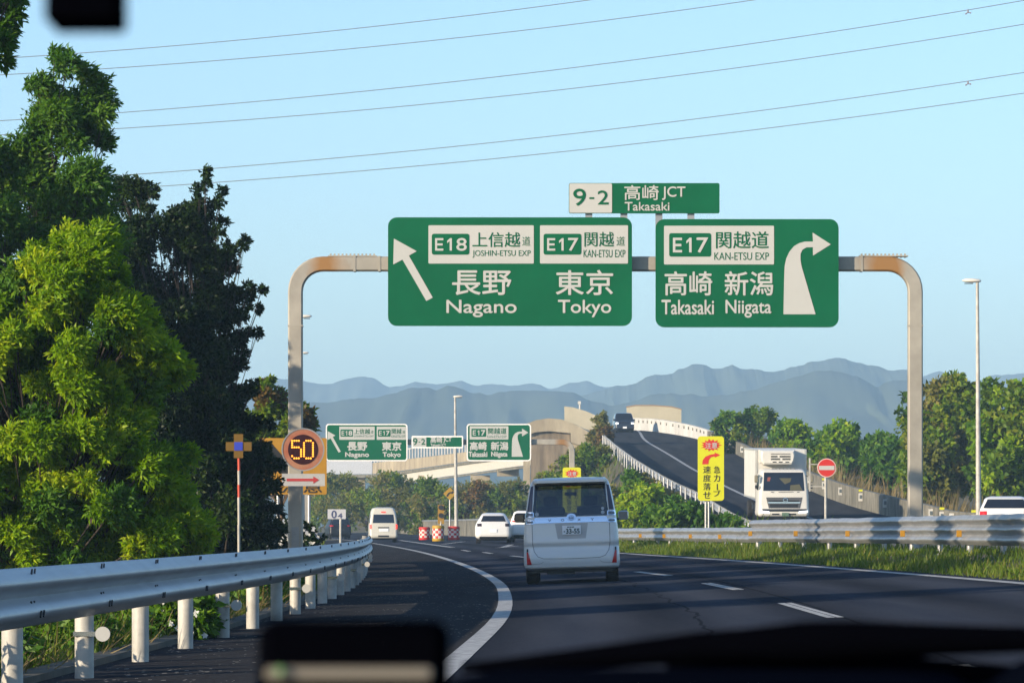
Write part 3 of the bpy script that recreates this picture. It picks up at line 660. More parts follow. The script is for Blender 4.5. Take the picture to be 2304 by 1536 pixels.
# ------------------------------------------------------------------ near gantry
def gantry(label, s, lx, rx, by, foot, rad_px, width, group, bolts=True):
    Y = FP/s + 0.02 + width*0.5 + 0.25; k = Y/(FP/s); s2 = FP/Y
    xa, _, zt = W(lx, by, s2); xb, _, _ = W(rx, by, s2); zf = foot; rr = rad_px/s2
    t = thing('sign_gantry', label, 'gantry', ((xa+xb)/2, Y, zf), group)
    mb = MB(); h = width/2
    cen = [(xa, zf), (xa, zf+1.0), (xa, (zf+zt-rr)/2)]
    for i in range(9): a = R(180-i*90/8); cen.append((xa+rr+rr*math.cos(a), zt-rr+rr*math.sin(a)))
    for q in (0.12, 0.3, 0.5, 0.7, 0.88): cen.append((xa+rr+(xb-xa-2*rr)*q, zt))
    for i in range(9): a = R(90-i*90/8); cen.append((xb-rr+rr*math.cos(a), zt-rr+rr*math.sin(a)))
    cen += [(xb, (zf+zt-rr)/2), (xb, zf+1.0), (xb, zf)]
    rings = []
    for i, (x, z) in enumerate(cen):
        ax, az = cen[max(i-1, 0)]; bx, bz = cen[min(i+1, len(cen)-1)]; tx, tz = bx-ax, bz-az; L = math.hypot(tx, tz); nx, nz = -tz/L, tx/L
        c = h*0.82; r = []
        for u, v in ((h, c), (c, h), (-c, h), (-h, c), (-h, -c), (-c, -h), (c, -h), (h, -c)): r.append((x+nx*u, Y+v, z+nz*u))
        rings.append(r)
    mb.loft(rings, True); o = mb.build('frame', M_GANTRY, t, smooth=True, angle=30)
    at = o.data.attributes.new('rust', 'FLOAT', 'POINT'); vals = []
    for v in o.data.vertices:
        x = v.co.x + t.location.x; z = v.co.z + t.location.z
        q = 0.0
        if z > zt - rr*0.5: q = 0.62*max(math.exp(-((x-(xa+1.25*rr))/(0.9*rr))**2), math.exp(-((x-(xb-1.3*rr))/(1.0*rr))**2))
        vals.append(q)
    at.data.foreach_set('value', vals)
    if bolts:
        fl = MB()
        for x0 in (xa+rr*1.28, xb-rr*1.95):
            for k_ in range(12): fl.box((x0+k_*0.085, Y-0.05, zt+h+0.02), (0.035, 0.10, 0.085))
            fl.box((x0+0.47, Y, zt+h+0.012), (1.05, width*0.9, 0.024))
        fl.build('splice_bolt', M_GANTRY, t)
        for x0 in (xa+rr*2.15, xb-rr*1.95, xa+rr*3.05):
            p = MB(); p.box((x0, Y, zt), (0.05, width*1.06, width*1.07)); p.build('flange', M_GANTRY, t)
        for x in (xa, xb):
            p = MB(); p.box((x, Y, zf+(zt-zf)*0.80), (width*1.05, width*1.05, 0.03)); p.build('flange', M_GANTRY, t)
            p = MB(); p.box((x, Y-width*0.5, zf+0.75), (width*0.5, 0.03, 0.5)); p.build('hatch', M_STEEL, t)
    for x in (xa, xb):
        p = MB(); p.box((x, Y, zf+0.02), (width*2, width*2, 0.06)); p.build('base_plate', M_GANTRY, t)
    return t
gz = land_z(-4.7, 95)
gantry('near sign gantry of bent grey steel pipe with rust at both corners', 105, 665, 2059, 594, 0.05, 62, 0.31, 'sign gantries over the road')
hb = MB()
direction_sign(1, 105, (873, 489, 1422, 733), 'large green Nagano and Tokyo direction sign on the near gantry', 'direction signs on the gantries', False)
direction_sign(2, 105, (1475, 493, 1887, 736), 'large green Takasaki and Niigata sign on the near gantry, hooked arrow', 'direction signs on the gantries', False)
js = direction_sign(3, 105, (1280, 412, 1619, 480), 'green and white 9-2 junction name plate standing above the near gantry signs', 'junction name plates', False)
for px in (1325, 1404, 1483, 1555):
    m_ = MB(); a = W(px, 481, 105); b_ = W(px, 585, 105); m_.box((a[0], a[1]+0.11, (a[2]+b_[2])/2+0.10), (0.15, 0.05, a[2]-b_[2]+0.3)); m_.build('support_post', M_STEEL, js)
# far gantry
gantry('far sign gantry on the road ahead before the concrete pier', 35, 690, 1287, 994, 0.0, 22, 0.36, 'sign gantries over the road', False)
direction_sign(1, 35, (733, 953, 917, 1037), 'small far green Nagano and Tokyo sign with white rim', 'direction signs on the gantries', True)
direction_sign(2, 35, (1050, 953, 1195, 1037), 'small far green Takasaki and Niigata sign with white rim', 'direction signs on the gantries', True)
direction_sign(3, 35, (926, 980, 1042, 1008), 'small far 9-2 junction name plate between the two far signs', 'junction name plates', True)

# ------------------------------------------------------------------ speed display, arrow plate, other signs on the left
def disc(mb, c, r, y0, y1, n=40): mb.prism([(c[0]+r*math.cos(2*math.pi*k/n), c[1]+r*math.sin(2*math.pi*k/n)) for k in range(n)], y0, y1)
s0 = 107.0; YS = FP/s0
X, _, Z = W(682, 1011, s0)
sp = thing('speed_display', 'round electronic speed limit sign glowing orange 50 on the gantry left post', 'speed sign', (X, YS, Z-0.45))
mb = MB(); disc(mb, (X, Z), 0.445, YS-0.06, YS+0.10, 56); mb.build('housing', mat('speed_ring', (0.30, 0.085, 0.045), 0.30, spec=0.7, col2=(0.36, 0.20, 0.12), vscale=3.0), sp)
n = 56; mb = MB(); mb.add([(X+q*math.cos(2*math.pi*k/n), YS-0.072, Z+q*math.sin(2*math.pi*k/n)) for q in (0.452, 0.425) for k in range(n)], [(k, (k+1) % n, (k+1) % n+n, k+n) for k in range(n)]); mb.build('rim', M_STEEL, sp)
mb = MB(); disc(mb, (X, Z), 0.315, YS-0.070, YS-0.061, 48); mb.build('screen', mat('led_screen', (0.030, 0.006, 0.008), 0.25), sp)
led = MB()
five = ['####.','#....','#....','####.','....#','....#','....#','#...#','.###.']; zero = ['.###.','#...#','#...#','#...#','#...#','#...#','#...#','#...#','.###.']
for gi, (gly, ox) in enumerate(((five, -0.228), (zero, 0.022))):
    for r_, row in enumerate(gly):
        for c_, ch in enumerate(row):
            if ch == '#': disc(led, (X+ox+0.047*c_, Z+0.185-0.046*r_), 0.0205, YS-0.082, YS-0.072, 10)
led.build('led_digits', mat('amber_led', (1, 0.4, 0.05), 0.4, emit=(1.0, 0.26, 0.015), estr=1.15), sp)
mb = MB(); mb.box((X+0.0, YS+0.20, Z), (0.10, 0.24, 0.3)); mb.build('bracket', M_STEEL, sp)
b = Board(s0); cx, cz = b.p(682, 1093)
ap = thing('arrow_plate', 'grey plate with a red arrow pointing right under the speed display', 'road sign', (cx, YS, cz))
mb = MB(); b.poly(mb, b.rr(634, 1065, 731, 1093, 2), 0.0, -0.03); mb.build('plate', mat('plate_grey', (0.36, 0.365, 0.37), 0.5, var=0.1), ap)
mb = MB(); b.poly(mb, [(645, 1076), (705, 1076), (705, 1071), (718, 1079), (705, 1087), (705, 1082), (645, 1082)], .008, .001); mb.build('arrow', mat('arrow_red', (0.36, 0.03, 0.035), 0.5), ap)
mb = MB(); mb.box((cx, YS+0.16, cz+0.13), (0.10, 0.26, 0.1)); mb.build('bracket', M_STEEL, ap)
b = Board(82); x0, z0 = b.p(700, 1230)
cab = thing('control_cabinet', 'grey steel control box beside the foot of the gantry left post', 'cabinet', (x0, FP/82, z0))
mb = MB(); a = b.p(684, 1104); c_ = b.p(704, 1235); mb.box(((a[0]+c_[0])/2, FP/100, (a[1]+c_[1])/2), (0.24, 0.3, a[1]-c_[1])); mb.build('body', M_STEEL, cab)
# amber warning board
b = Board(74); cx, cz = b.p(660, 1225)
wb = thing('warning_board', 'large amber warning board with black curve arrow behind the gantry left post', 'warning sign', (cx, FP/74, cz))
mb = MB(); b.poly(mb, b.rr(583, 985, 735, 1112, 3), 0.0, -0.05); mb.build('panel', M_AMBER, wb)
mb = MB(); b.poly(mb, [(596, 1002), (612, 998), (640, 1030), (660, 1062), (700, 1078), (696, 1092), (650, 1082), (625, 1055), (607, 1025), (590, 1030)], .010, .001)
b.text(mb, '注意', (634, 1078, 724, 1108), .010, .02); mb.build('lettering', M_SIGNB, wb)
for px in (625, 695):
    mb = MB(); p, q = b.p(px, 1112), b.p(px, 1240); mb.tube([(p[0], FP/74+.09, p[1]+1.2), (p[0], FP/74+.09, q[1])], 0.045, 10); mb.build('post', M_STEEL, wb)
# yellow cross marker
s1 = 142; b = Board(s1); cx, cz = b.p(537, 1245)
ym = thing('marker_pole', 'red and white striped pole topped by a yellow cross with blue centre', 'marker pole', (cx, FP/s1, cz))
mb = MB(); b.poly(mb, [(526,976),(547,976),(547,994),(566,994),(566,1014),(547,1014),(547,1030),(526,1030),(526,1014),(508,1014),(508,994),(526,994)], 0.0, -0.015); mb.build('cross', mat('cross_yellow_shaded', (0.14, 0.075, 0.002), 0.5), ym)  # yellow darkened so the sunlit cross looks shaded
mb = MB(); b.poly(mb, b.rr(527, 994, 546, 1013, 1), .012, .001); mb.build('centre_plate', mat('marker_blue', (0.03, 0.05, 0.42), 0.4), ym)
mw, mrd = MB(), MB()
for k, (ya, yb) in enumerate(((1030, 1058), (1058, 1090), (1090, 1118), (1118, 1180), (1180, 1300))):
    p, q = b.p(537, ya), b.p(539, yb); (mrd if k in (0, 2) else mw).tube([(p[0], FP/s1+.03, p[1]), (p[0]+.004, FP/s1+.03, q[1])], 0.022, 10)
mw.build('pole', M_POSTW, ym, smooth=True, angle=50); mrd.build('red_band', mat('band_red', (0.5, 0.06, 0.03), 0.5), ym, smooth=True, angle=50)
# 0.4 km plate
b = Board(64); cx, cz = b.p(766, 1225)
kp = thing('distance_post', 'small white plate reading 0 4 on a thin post above the far rail end', 'distance sign', (cx, FP/64, cz))
mb = MB(); b.poly(mb, b.rr(737, 1145, 778, 1167, 1), 0.0, -0.02); mb.build('plate', mat('plate_white', (0.42, 0.43, 0.46), 0.5), kp)
mb = MB(); b.text(mb, '0', (746, 1148, 757, 1165), .008, .03); b.text(mb, '4', (760, 1154, 770, 1165), .008, .03); mb.build('lettering', mat('ink_blue', (0.05, 0.06, 0.14), 0.5), kp)
mb = MB(); p, q = b.p(766, 1150), b.p(766, 1235); mb.tube([(p[0], FP/64+.05, p[1]), (q[0], FP/64+.05, q[1])], 0.04, 10); mb.build('post', M_POSTW, kp)
# street lamps
def lamp(label, px, topy, footy, s, armpx, rtop, rbot, headpx, side=-1):
    xf, Y, zf = W(px+3, footy, s); xt, _, zt = W(px, topy, s)
    t = thing('street_lamp', label, 'street lamp', (xf, Y, zf), 'street lamps')
    mb = MB(); mb.tube([(xf, Y, zf), (xf+(xt-xf)*.5, Y, (zf+zt)/2), (xt, Y, zt)], [rbot, (rtop+rbot)/2, rtop], 12); mb.build('pole', M_POSTW, t, smooth=True, angle=50)
    hw = headpx/s
    hd = MB(); xa, xb = (xt+hw*.25*(-side) , xt+side*hw)
    rings = []
    for q, rz, ry in ((0, .3, .5), (.12, .8, .9), (.5, 1, 1), (.85, .8, .8), (1, .25, .3)):
        xx = xa+(xb-xa)*q; rings.append([(xx, Y+math.cos(2*math.pi*k/12)*hw*.26*ry, zt+0.03+math.sin(2*math.pi*k/12)*hw*.16*rz*(1 if math.sin(2*math.pi*k/12) > 0 else .8)+hw*0.08*q*0.4) for k in range(12)])
    hd.loft(rings, True); hd.build('lamp_head', mat('lamp_shell', (0.70, 0.66, 0.58), 0.45), t, smooth=True, angle=60)
    ln = MB(); ln.box(((xa*.35+xb*.65), Y, zt-hw*.10), (hw*.55, hw*.3, hw*.06)); ln.build('lens', M_LAMPC, t)
    return t
lamp('tall tapered street lamp standing at the right in front of the trees', 2199, 634, 1170, 62, 0, 0.055, 0.10, 34)
lamp('tall white street lamp standing behind the crash barrels in mid distance', 1024, 893, 1216, 31, 0, 0.075, 0.15, 18, 1)
lamp('street lamp almost hidden by the near gantry left post, upper lamp head', 676, 714, 1205, 55, 0, 0.05, 0.11, 26, 1)
lamp('farther street lamp behind the near gantry left post, lower lamp head', 679, 795, 1205, 42, 0, 0.05, 0.11, 16, 1)

# yellow caution boards on the right
def star(cx, cy, rx, ry, n=14):
    o = []
    for k in range(2*n):
        a = math.pi*k/n; q = (1.0 if k % 2 == 0 else 0.70) * (1 + (0.10 if k % 4 == 0 else 0)); o.append((cx+rx*q*math.cos(a), cy+ry*q*math.sin(a)))
    return o
def caution(label, s, dst):
    src = (1570, 981, 1629, 1126); b = Board(s, src, dst); cx, cz = b.p(1600, 1126); Y = FP/s
    t = thing('caution_sign', label, 'warning sign', (cx, Y, 0.3), 'yellow caution boards')
    mb = MB(); b.poly(mb, b.rr(1570, 981, 1629, 1126, 7), 0, -0.03); mb.build('panel', M_SIGNY, t)
    mb = MB(); b.flat(mb, star(1600, 1001, 23, 13.5), .006)
    b.flat(mb, [(1580, 1044), (1581, 1035), (1587, 1027), (1597, 1022.5), (1608, 1020.5), (1608, 1017.5), (1621, 1023), (1608, 1029), (1608, 1026), (1600, 1028), (1595, 1034), (1594, 1044)], .006); mb.build('red_symbol', M_RED, t)
    mb = MB(); b.text(mb, '注意', (1587, 995, 1614, 1008), .012, .02); mb.build('white_lettering', M_SIGNW, t)
    mb = MB()
    for k, ch in enumerate('速度落せ'): b.text(mb, ch, (1582, 1048+19*k, 1599, 1064+19*k), .008, .012)
    for k, ch in enumerate('急カ'): b.text(mb, ch, (1606, 1048+19*k, 1620, 1064+19*k), .008, .012)
    b.poly(mb, [(1612.6, 1088), (1615, 1088), (1615, 1102), (1612.6, 1102)], .008, .004)
    b.text(mb, 'プ', (1605, 1102, 1621, 1116), .008, .010) if False else b.text(mb, 'ブ', (1605, 1102, 1621, 1116), .008, .010)
    mb.build('lettering', M_SIGNB, t)
    for px in (1588, 1595):
        p = b.p(px, 1130); q = MB(); q.tube([(p[0], Y+.09, p[1]+1.0), (p[0], Y+.09, 0.2)], 0.034, 10); q.build('post', M_STEEL, t)
    return t
caution('yellow sharp-curve caution board beside the ramp guardrail, fully visible', 72, (1570, 981, 1629, 1126))
caution('yellow sharp-curve caution board mostly hidden behind the minivan roof', 48, (1266, 1051, 1307, 1152))
# no entry sign
s2 = 70; b = Board(s2); YN = FP/s2; cx, cz = b.p(1860, 1052); fx_, fz_ = b.p(1858, 1200)
ne = thing('no_entry_sign', 'round red no entry sign with white bar on a grey post', 'road sign', (fx_, YN, fz_))
mb = MB(); disc(mb, (cx, cz), 0.305, YN, YN+.012, 44); mb.build('disc', mat('disc_rim', (0.62, 0.42, 0.38), 0.5), ne)
mb = MB(); disc(mb, (cx, cz), 0.275, YN-.008, YN-.001, 44); mb.build('red_face', M_RED, ne)
mb = MB(); mb.box((cx, YN-.013, cz), (0.50, .008, 0.135)); mb.build('white_bar', M_SIGNW, ne)
mb = MB(); mb.tube([(fx_, YN+.06, cz+.2), (fx_, YN+.06, fz_-.4)], 0.042, 12); mb.build('post', M_POSTW, ne, smooth=True, angle=50)
mb = MB(); p, q = b.p(1822, 1030), b.p(1822, 1105); mb.box((p[0], YN+.06, (p[1]+q[1])/2), (0.05, 0.05, p[1]-q[1])); 
for py in (1044, 1094): p = b.p(1822, py); mb.box(((p[0]+fx_)/2, YN+.06, p[1]), (abs(fx_-p[0]), .03, .03))
mb.build('side_bracket', M_POSTW, ne)

# ------------------------------------------------------------------ vehicles
class Car:
    """body made of rounded-rectangle rings at heights; front/rear features are laid on its skin. Local: x right, y away from the viewer, z up"""
    def __init__(c, lv):
        zs = [l[0] for l in lv]; c.lv = lv
        c.w = interp([(l[0], l[1]) for l in lv]); c.y0 = interp([(l[0], l[2]) for l in lv]); c.y1 = interp([(l[0], l[3]) for l in lv]); c.r = interp([(l[0], l[4]) for l in lv]); c.z0, c.z1 = zs[0], zs[-1]
    def ring(c, z, g=0):
        w, a, b_, r = c.w(z)+g, c.y0(z)-g, c.y1(z)+g, c.r(z); o = []
        for cx, cy, a0 in ((w-r, a+r, -90), (w-r, b_-r, 0), (-w+r, b_-r, 90), (-w+r, a+r, 180)):
            for k in range(7): q = R(a0+k*15); o.append((cx+r*math.cos(q), cy+r*math.sin(q), z))
        return o
    def body(c, n=4):
        mb = MB(); rings = []
        for i in range(len(c.lv)-1):
            for k in range(n): rings.append(c.ring(c.lv[i][0]+(c.lv[i+1][0]-c.lv[i][0])*k/n))
        rings.append(c.ring(c.lv[-1][0])); mb.loft(rings, True); return mb
    def skin(c, x, z, off=0.004):
        w, a, r = c.w(z), c.y0(z), c.r(z); ax = abs(x)
        if ax <= w-r: return (x, a-off, z)
        q = min(1, (ax-(w-r))/r); return (x, a+r-math.sqrt(max(0, 1-q*q))*r-off, z)
    def patch(c, mb, poly, off=0.004, nx=12, nz=6):
        """quad patch: poly = 4 corners (x,z): top-left, top-right, bottom-right, bottom-left"""
        (ax, az), (bx, bz), (dx, dz), (ex, ez) = poly; vs = []; fs = []
        for j in range(nz+1):
            t = j/nz; lx, lz = ax+(ex-ax)*t, az+(ez-az)*t; rx, rz = bx+(dx-bx)*t, bz+(dz-bz)*t
            for i in range(nx+1): u = i/nx; vs.append(c.skin(lx+(rx-lx)*u, lz+(rz-lz)*u, off))
        for j in range(nz):
            for i in range(nx): k = j*(nx+1)+i; fs.append((k, k+1, k+nx+2, k+nx+1))
        mb.add(vs, fs); return mb
    def box(c, x0, z1, x1, z0, off=.004, **k):
        mb = MB(); c.patch(mb, [(x0, z1), (x1, z1), (x1, z0), (x0, z0)], off, **k); return mb
    def side(c, mb, y0, y1, z0, z1, sgn, off=.004, lean=0.0):
        vs = []; n = 5
        for j in range(n+1):
            z = z0+(z1-z0)*j/n
            vs += [(sgn*(c.w(z)+off), y0+lean*j/n, z), (sgn*(c.w(z)+off), y1-lean*j/n, z)]
        mb.add(vs, [(2*j, 2*j+1, 2*j+3, 2*j+2) for j in range(n)]); return mb
    def line(c, mb, pts, w0=.008, off=.003):
        for (x0, z0), (x1, z1) in zip(pts[:-1], pts[1:]):
            d = math.hypot(x1-x0, z1-z0); nx, nz = -(z1-z0)/d*w0/2, (x1-x0)/d*w0/2; k = max(1, int(d/.06))
            for i in range(k):
                a, b_ = i/k, (i+1)/k; q = [(x0+(x1-x0)*a+nx, z0+(z1-z0)*a+nz), (x0+(x1-x0)*b_+nx, z0+(z1-z0)*b_+nz), (x0+(x1-x0)*b_-nx, z0+(z1-z0)*b_-nz), (x0+(x1-x0)*a-nx, z0+(z1-z0)*a-nz)]
                mb.add([c.skin(x, z, off) for x, z in q], [(0, 1, 2, 3)])
    def text(c, mb, body, x0, z1, x1, z0, off=.01, bold=.01):
        v, f = text_geo(body, bold); lo, hi = v.min(0), v.max(0)
        mb.add([c.skin(x0+(q[0]-lo[0])/(hi[0]-lo[0]+1e-9)*(x1-x0), z0+(q[1]-lo[1])/(hi[1]-lo[1]+1e-9)*(z1-z0), off) for q in v], f)
def wheel(t, x, y, r=0.32, wd=0.21, dual=1.0):
    mb = MB(); n = 28; prof = [(r*.60, -wd/2), (r*.93, -wd/2), (r, -wd*.36), (r, wd*.36), (r*.93, wd/2), (r*.60, wd/2)]
    mb.loft([[(x+u, y+q*math.cos(2*math.pi*k/n), r+q*math.sin(2*math.pi*k/n)) for k in range(n)] for q, u in prof], True)
    o = mb.build('wheel', M_TYRE, t, smooth=True, local=True, angle=30)
    rm = MB(); sg = 1 if x > 0 else -1
    rm.loft([[(x+sg*(wd/2-.02+d), y+q*math.cos(2*math.pi*k/n), r+q*math.sin(2*math.pi*k/n)) for k in range(n)] for q, d in ((r*.62, 0), (r*.55, .012), (r*.2, .002), (.03, .012))], True)
    rm.build('rim', M_STEEL, o, smooth=True, local=True, angle=30)
def wheels(t, w0, ya, yb, r=.32, wd=.21):
    for y in (ya, yb):
        for sx in (-1, 1): wheel(t, sx*(w0-wd/2), y, r, wd)
def plate(c, t, x0, z1, x1, z0, body, off=.02, col=None):
    mb = MB(); a, b_ = c.skin(x0, z1, off), c.skin(x1, z0, off); yy = min(a[1], b_[1])
    mb.box(((x0+x1)/2, yy, (z0+z1)/2), (x1-x0, .012, z1-z0)); pl = mb.build('number_plate', col or mat('plate_face', (0.80, 0.82, 0.84), 0.5), t, local=True)
    if body:
        tb = MB(); v, f = text_geo(body, .030); lo, hi = v.min(0), v.max(0); W0, H0 = x1-x0, z1-z0
        tb.add([(x0+.20*W0+(q[0]-lo[0])/(hi[0]-lo[0])*.74*W0, yy-.012, z0+.09*H0+(q[1]-lo[1])/(hi[1]-lo[1])*.56*H0) for q in v], f)
        tb.box((x0+.11*W0, yy-.010, z0+.33*H0), (.022, .006, .02)); [tb.box((x0+xx*W0, yy-.010, z0+.82*H0), (.05*W0, .006, .022)) for xx in (.30, .37, .46, .54, .61)]
        tb.build('plate_digits', mat('plate_ink', (0.02, 0.05, 0.04), 0.5), pl, local=True)
    return pl
def ellipse_ring(c, mb, x, z, rx, rz, th, off=.03, n=24):
    vs = [c.skin(x+(rx-q)*math.cos(2*math.pi*k/n), z+(rz-q)*math.sin(2*math.pi*k/n), off) for q in (0, th) for k in range(n)]
    mb.add(vs, [(k, (k+1) % n, (k+1) % n+n, k+n) for k in range(n)])

# --- white minivan right ahead
sV = 125.0; gx, gy, gzv = G(1288, 1312)
VAN = thing('minivan', 'white minivan driving right ahead, dark rear window and chrome garnish', 'minivan', (gx, gy, road_z(gx, gy)), rot=(0, R(-1.6), R(-1.0)))
c = Car([(.25,.78,.14,4.50,.14),(.28,.83,.05,4.58,.17),(.34,.853,.015,4.62,.18),(.46,.855,.0,4.66,.19),(.58,.852,.022,4.66,.19),(.66,.850,.052,4.66,.19),(.73,.848,.030,4.64,.18),(.86,.845,.045,4.62,.17),(1.06,.828,.06,4.40,.15),(1.22,.806,.095,3.95,.13),(1.50,.765,.17,3.45,.12),(1.72,.720,.25,3.05,.12),(1.80,.695,.285,2.95,.13),(1.855,.655,.33,2.85,.16),(1.885,.58,.42,2.75,.2),(1.895,.45,.55,2.6,.2)])
vb = c.body(9).build('body', M_PEARL, VAN, smooth=True, local=True, angle=40)
import bmesh
bm = bmesh.new(); bm.from_mesh(vb.data)            # openings for the rear window and the windscreen
kill = []
for f in bm.faces:
    q = f.calc_center_median()
    if (q.y < .5 or q.y > 2.3) and abs(q.x) < .45 and 1.22 < q.z < 1.76 and abs(f.normal.y) > .3: kill.append(f)
bmesh.ops.delete(bm, geom=kill, context='FACES'); bm.to_mesh(vb.data); bm.free()
def tint_glass(name, t_, g_):
    m = bpy.data.materials.new(name); m.use_nodes = True; t = m.node_tree; t.nodes.remove(t.nodes['Principled BSDF'])
    tr = t.nodes.new('ShaderNodeBsdfTransparent'); tr.inputs[0].default_value = (*t_, 1); gl = t.nodes.new('ShaderNodeBsdfGlossy'); gl.inputs['Roughness'].default_value = .04; gl.inputs[0].default_value = (.9, .95, 1, 1)
    mx = t.nodes.new('ShaderNodeMixShader'); mx.inputs[0].default_value = g_
    t.links.new(tr.outputs[0], mx.inputs[1]); t.links.new(gl.outputs[0], mx.inputs[2]); t.links.new(mx.outputs[0], t.nodes['Material Output'].inputs['Surface']); return m
M_TINT = tint_glass('privacy_glass', (.12, .14, .17), .075); M_CLEAR = tint_glass('clear_glass', (.85, .9, .88), .05)
mb = MB(); c.patch(mb, [(-.63, 1.775), (.63, 1.775), (.665, 1.20), (-.665, 1.20)], .006, 20, 12); mb.build('rear_window', M_TINT, VAN, smooth=True, local=True)
mb = MB(); mb.add([(-.62, 4.0, 1.2), (.62, 4.0, 1.2), (.58, 3.06, 1.74), (-.58, 3.06, 1.74)], [(0, 1, 2, 3)]); mb.build('windscreen', M_CLEAR, VAN, local=True)
M_CABIN = mat('cabin_lining', (.016, .017, .022), .9, spec=.1)
mb = MB(); mb.box((0, 2.0, .95), (1.3, 3.2, .04)); mb.box((-.66, 1.9, 1.4), (.02, 3.0, .75)); mb.box((.66, 1.9, 1.4), (.02, 3.0, .75)); mb.box((0, 1.8, 1.795), (1.2, 2.4, .02)); mb.box((0, 3.75, 1.06), (1.25, .5, .16)); mb.box((.36, 3.4, 1.2), (.34, .06, .30))
mb.build('cabin_lining', M_CABIN, VAN, local=True)
for yy, xs_ in ((.75, (-.36, .36)), (1.6, (-.36, .36)), (2.7, (-.36, .36))):
    for x_ in xs_:
        mb = MB(); mb.bevbox((x_, yy, 1.12), (.50, .12, .52), .06); mb.bevbox((x_, yy, 1.47), (.25, .09, .18), .05); mb.box((x_, yy, 1.38), (.10, .03, .08)); mb.build('seat', M_CABIN, VAN, smooth=True, local=True, angle=50)
mb = MB(); mb.box((0, 3.0, 1.62), (.22, .03, .06)); mb.build('rear_view_mirror', M_BLACK, VAN, local=True)
for sx in (-1, 1):
    mb = MB(); c.patch(mb, [(sx*.652, 1.76), (sx*.70, 1.74), (sx*.775, 1.30), (sx*.685, 1.30)], .006, 6, 10); mb.build('quarter_glass', mat('pillar_lens', (0.045, 0.042, 0.07), 0.15), VAN, smooth=True, local=True)
    for zt_, zb_ in ((1.285, 1.20), (1.145, 1.075)):
        mb = MB(); c.patch(mb, [(sx*.655, zt_), (sx*.80, zt_), (sx*.81, zb_), (sx*.655, zb_)], .014, 8, 3); lm = mb.build('tail_lamp', M_CHROME, VAN, smooth=True, local=True)
        mb = MB(); c.patch(mb, [(sx*.672, zt_-.016), (sx*.783, zt_-.016), (sx*.79, zb_+.016), (sx*.672, zb_+.016)], .020, 8, 3); mb.build('lens', M_LAMPC, lm, smooth=True, local=True)
    mb = MB(); c.patch(mb, [(sx*.775, .575), (sx*.805, .575), (sx*.800, .355), (sx*.715, .355)], .010, 5, 6); mb.build('reflector', M_LAMPR, VAN, smooth=True, local=True)
    mb = MB(); c.patch(mb, [(sx*.772, .635), (sx*.80, .635), (sx*.803, .578), (sx*.774, .578)], .010, 4, 3); mb.build('vent', M_BLACK, VAN, local=True)
    mb = MB(); c.side(mb, .55, 3.1, 1.22, 1.72, sx); mb.build('side_window', M_GLASS, VAN, local=True)
    mm = MB(); mm.bevbox((sx*.965, 3.35, 1.20), (.19, .14, .17), .045); mo = mm.build('mirror', M_BLACK if sx < 0 else M_PEARL, VAN, smooth=True, local=True, angle=50)
    mg = MB(); mg.bevbox((sx*.965, 3.275, 1.20), (.155, .012, .135), .004); mg.build('mirror_glass', M_GLASS if sx < 0 else M_LAMPC, mo, local=True)
    ma = MB(); ma.box((sx*.84, 3.37, 1.13), (.16, .06, .04)); ma.build('mirror_arm', M_BLACK, mo, local=True)
mb = MB(); c.patch(mb, [(-.645, 1.185), (.645, 1.185), (.652, 1.085), (-.652, 1.085)], .014, 16, 3); gar = mb.build('garnish', M_CHROME, VAN, smooth=True, local=True)
mb = MB()
for ch, x in (('V', -.375), ('O', -.145), ('X', .150), ('Y', .385)): c.text(mb, ch, x-.030, 1.155, x+.030, 1.115, .020)
mb.build('badge_letters', M_BLACK, gar, local=True)
eb = MB(); n = 28; eb.add([c.skin(.012+.085*math.cos(2*math.pi*k/n), 1.185+.062*math.sin(2*math.pi*k/n), .024) for k in range(n)], [tuple(range(n))]); em = eb.build('emblem', M_CHROME, VAN, local=True)
eb = MB(); eb.add([c.skin(.012+.052*math.cos(2*math.pi*k/n), 1.175+.045*math.sin(2*math.pi*k/n), .028) for k in range(n)], [tuple(range(n))]); eb.build('emblem_disc', mat('emblem_blue', (0.02, 0.03, 0.07), 0.3), em, local=True)
eb = MB(); ellipse_ring(c, eb, .012, 1.175, .046, .039, .008, .032); ellipse_ring(c, eb, .012, 1.178, .017, .036, .007, .033); ellipse_ring(c, eb, .012, 1.193, .034, .014, .007, .034); eb.build('emblem_rings', M_CHROME, em, local=True)
mb = MB(); c.patch(mb, [(-.285, 1.075), (.305, 1.075), (.26, .80), (-.24, .80)], .003, 8, 4); mb.build('plate_recess', mat('recess_shade', (0.40, 0.40, 0.40), 0.4), VAN, smooth=True, local=True)  # flat grey patch, the shade of the recess is put into its colour
plate(c, VAN, -.155, 1.035, .175, .875, '33-55', .022)
sm = MB(); c.line(sm, [(-.69, 1.07), (-.69, .72), (-.665, .585), (-.60, .49), (-.50, .455), (0, .445), (.50, .455), (.60, .49), (.665, .585), (.69, .72), (.69, 1.07)], .009); sm.build('gate_seam', mat('seam_grey', (0.10, 0.10, 0.11), 0.6), VAN, local=True)
sm = MB(); c.line(sm, [(-.85, .345), (-.55, .37), (-.50, .40)], .007); c.line(sm, [(.85, .345), (.55, .37), (.50, .40)], .007); sm.build('bumper_seam', mat('seam_light', (0.30, 0.30, 0.31), 0.6), VAN, local=True)
mb = MB(); mb.loft([[(x, y, z) for x, y, z in ((-.615, .10, zz), (.615, .10, zz), (.672, .17, zz), (.672, .75, zz), (-.672, .75, zz), (-.672, .17, zz))] for zz in (1.80, 1.845)] + [[(-.57, .22, 1.885), (.57, .22, 1.885), (.62, .3, 1.885), (.62, .7, 1.885), (-.62, .7, 1.885), (-.62, .3, 1.885)]], True)
spo = mb.build('spoiler', M_PEARL, VAN, smooth=True, local=True, angle=35)
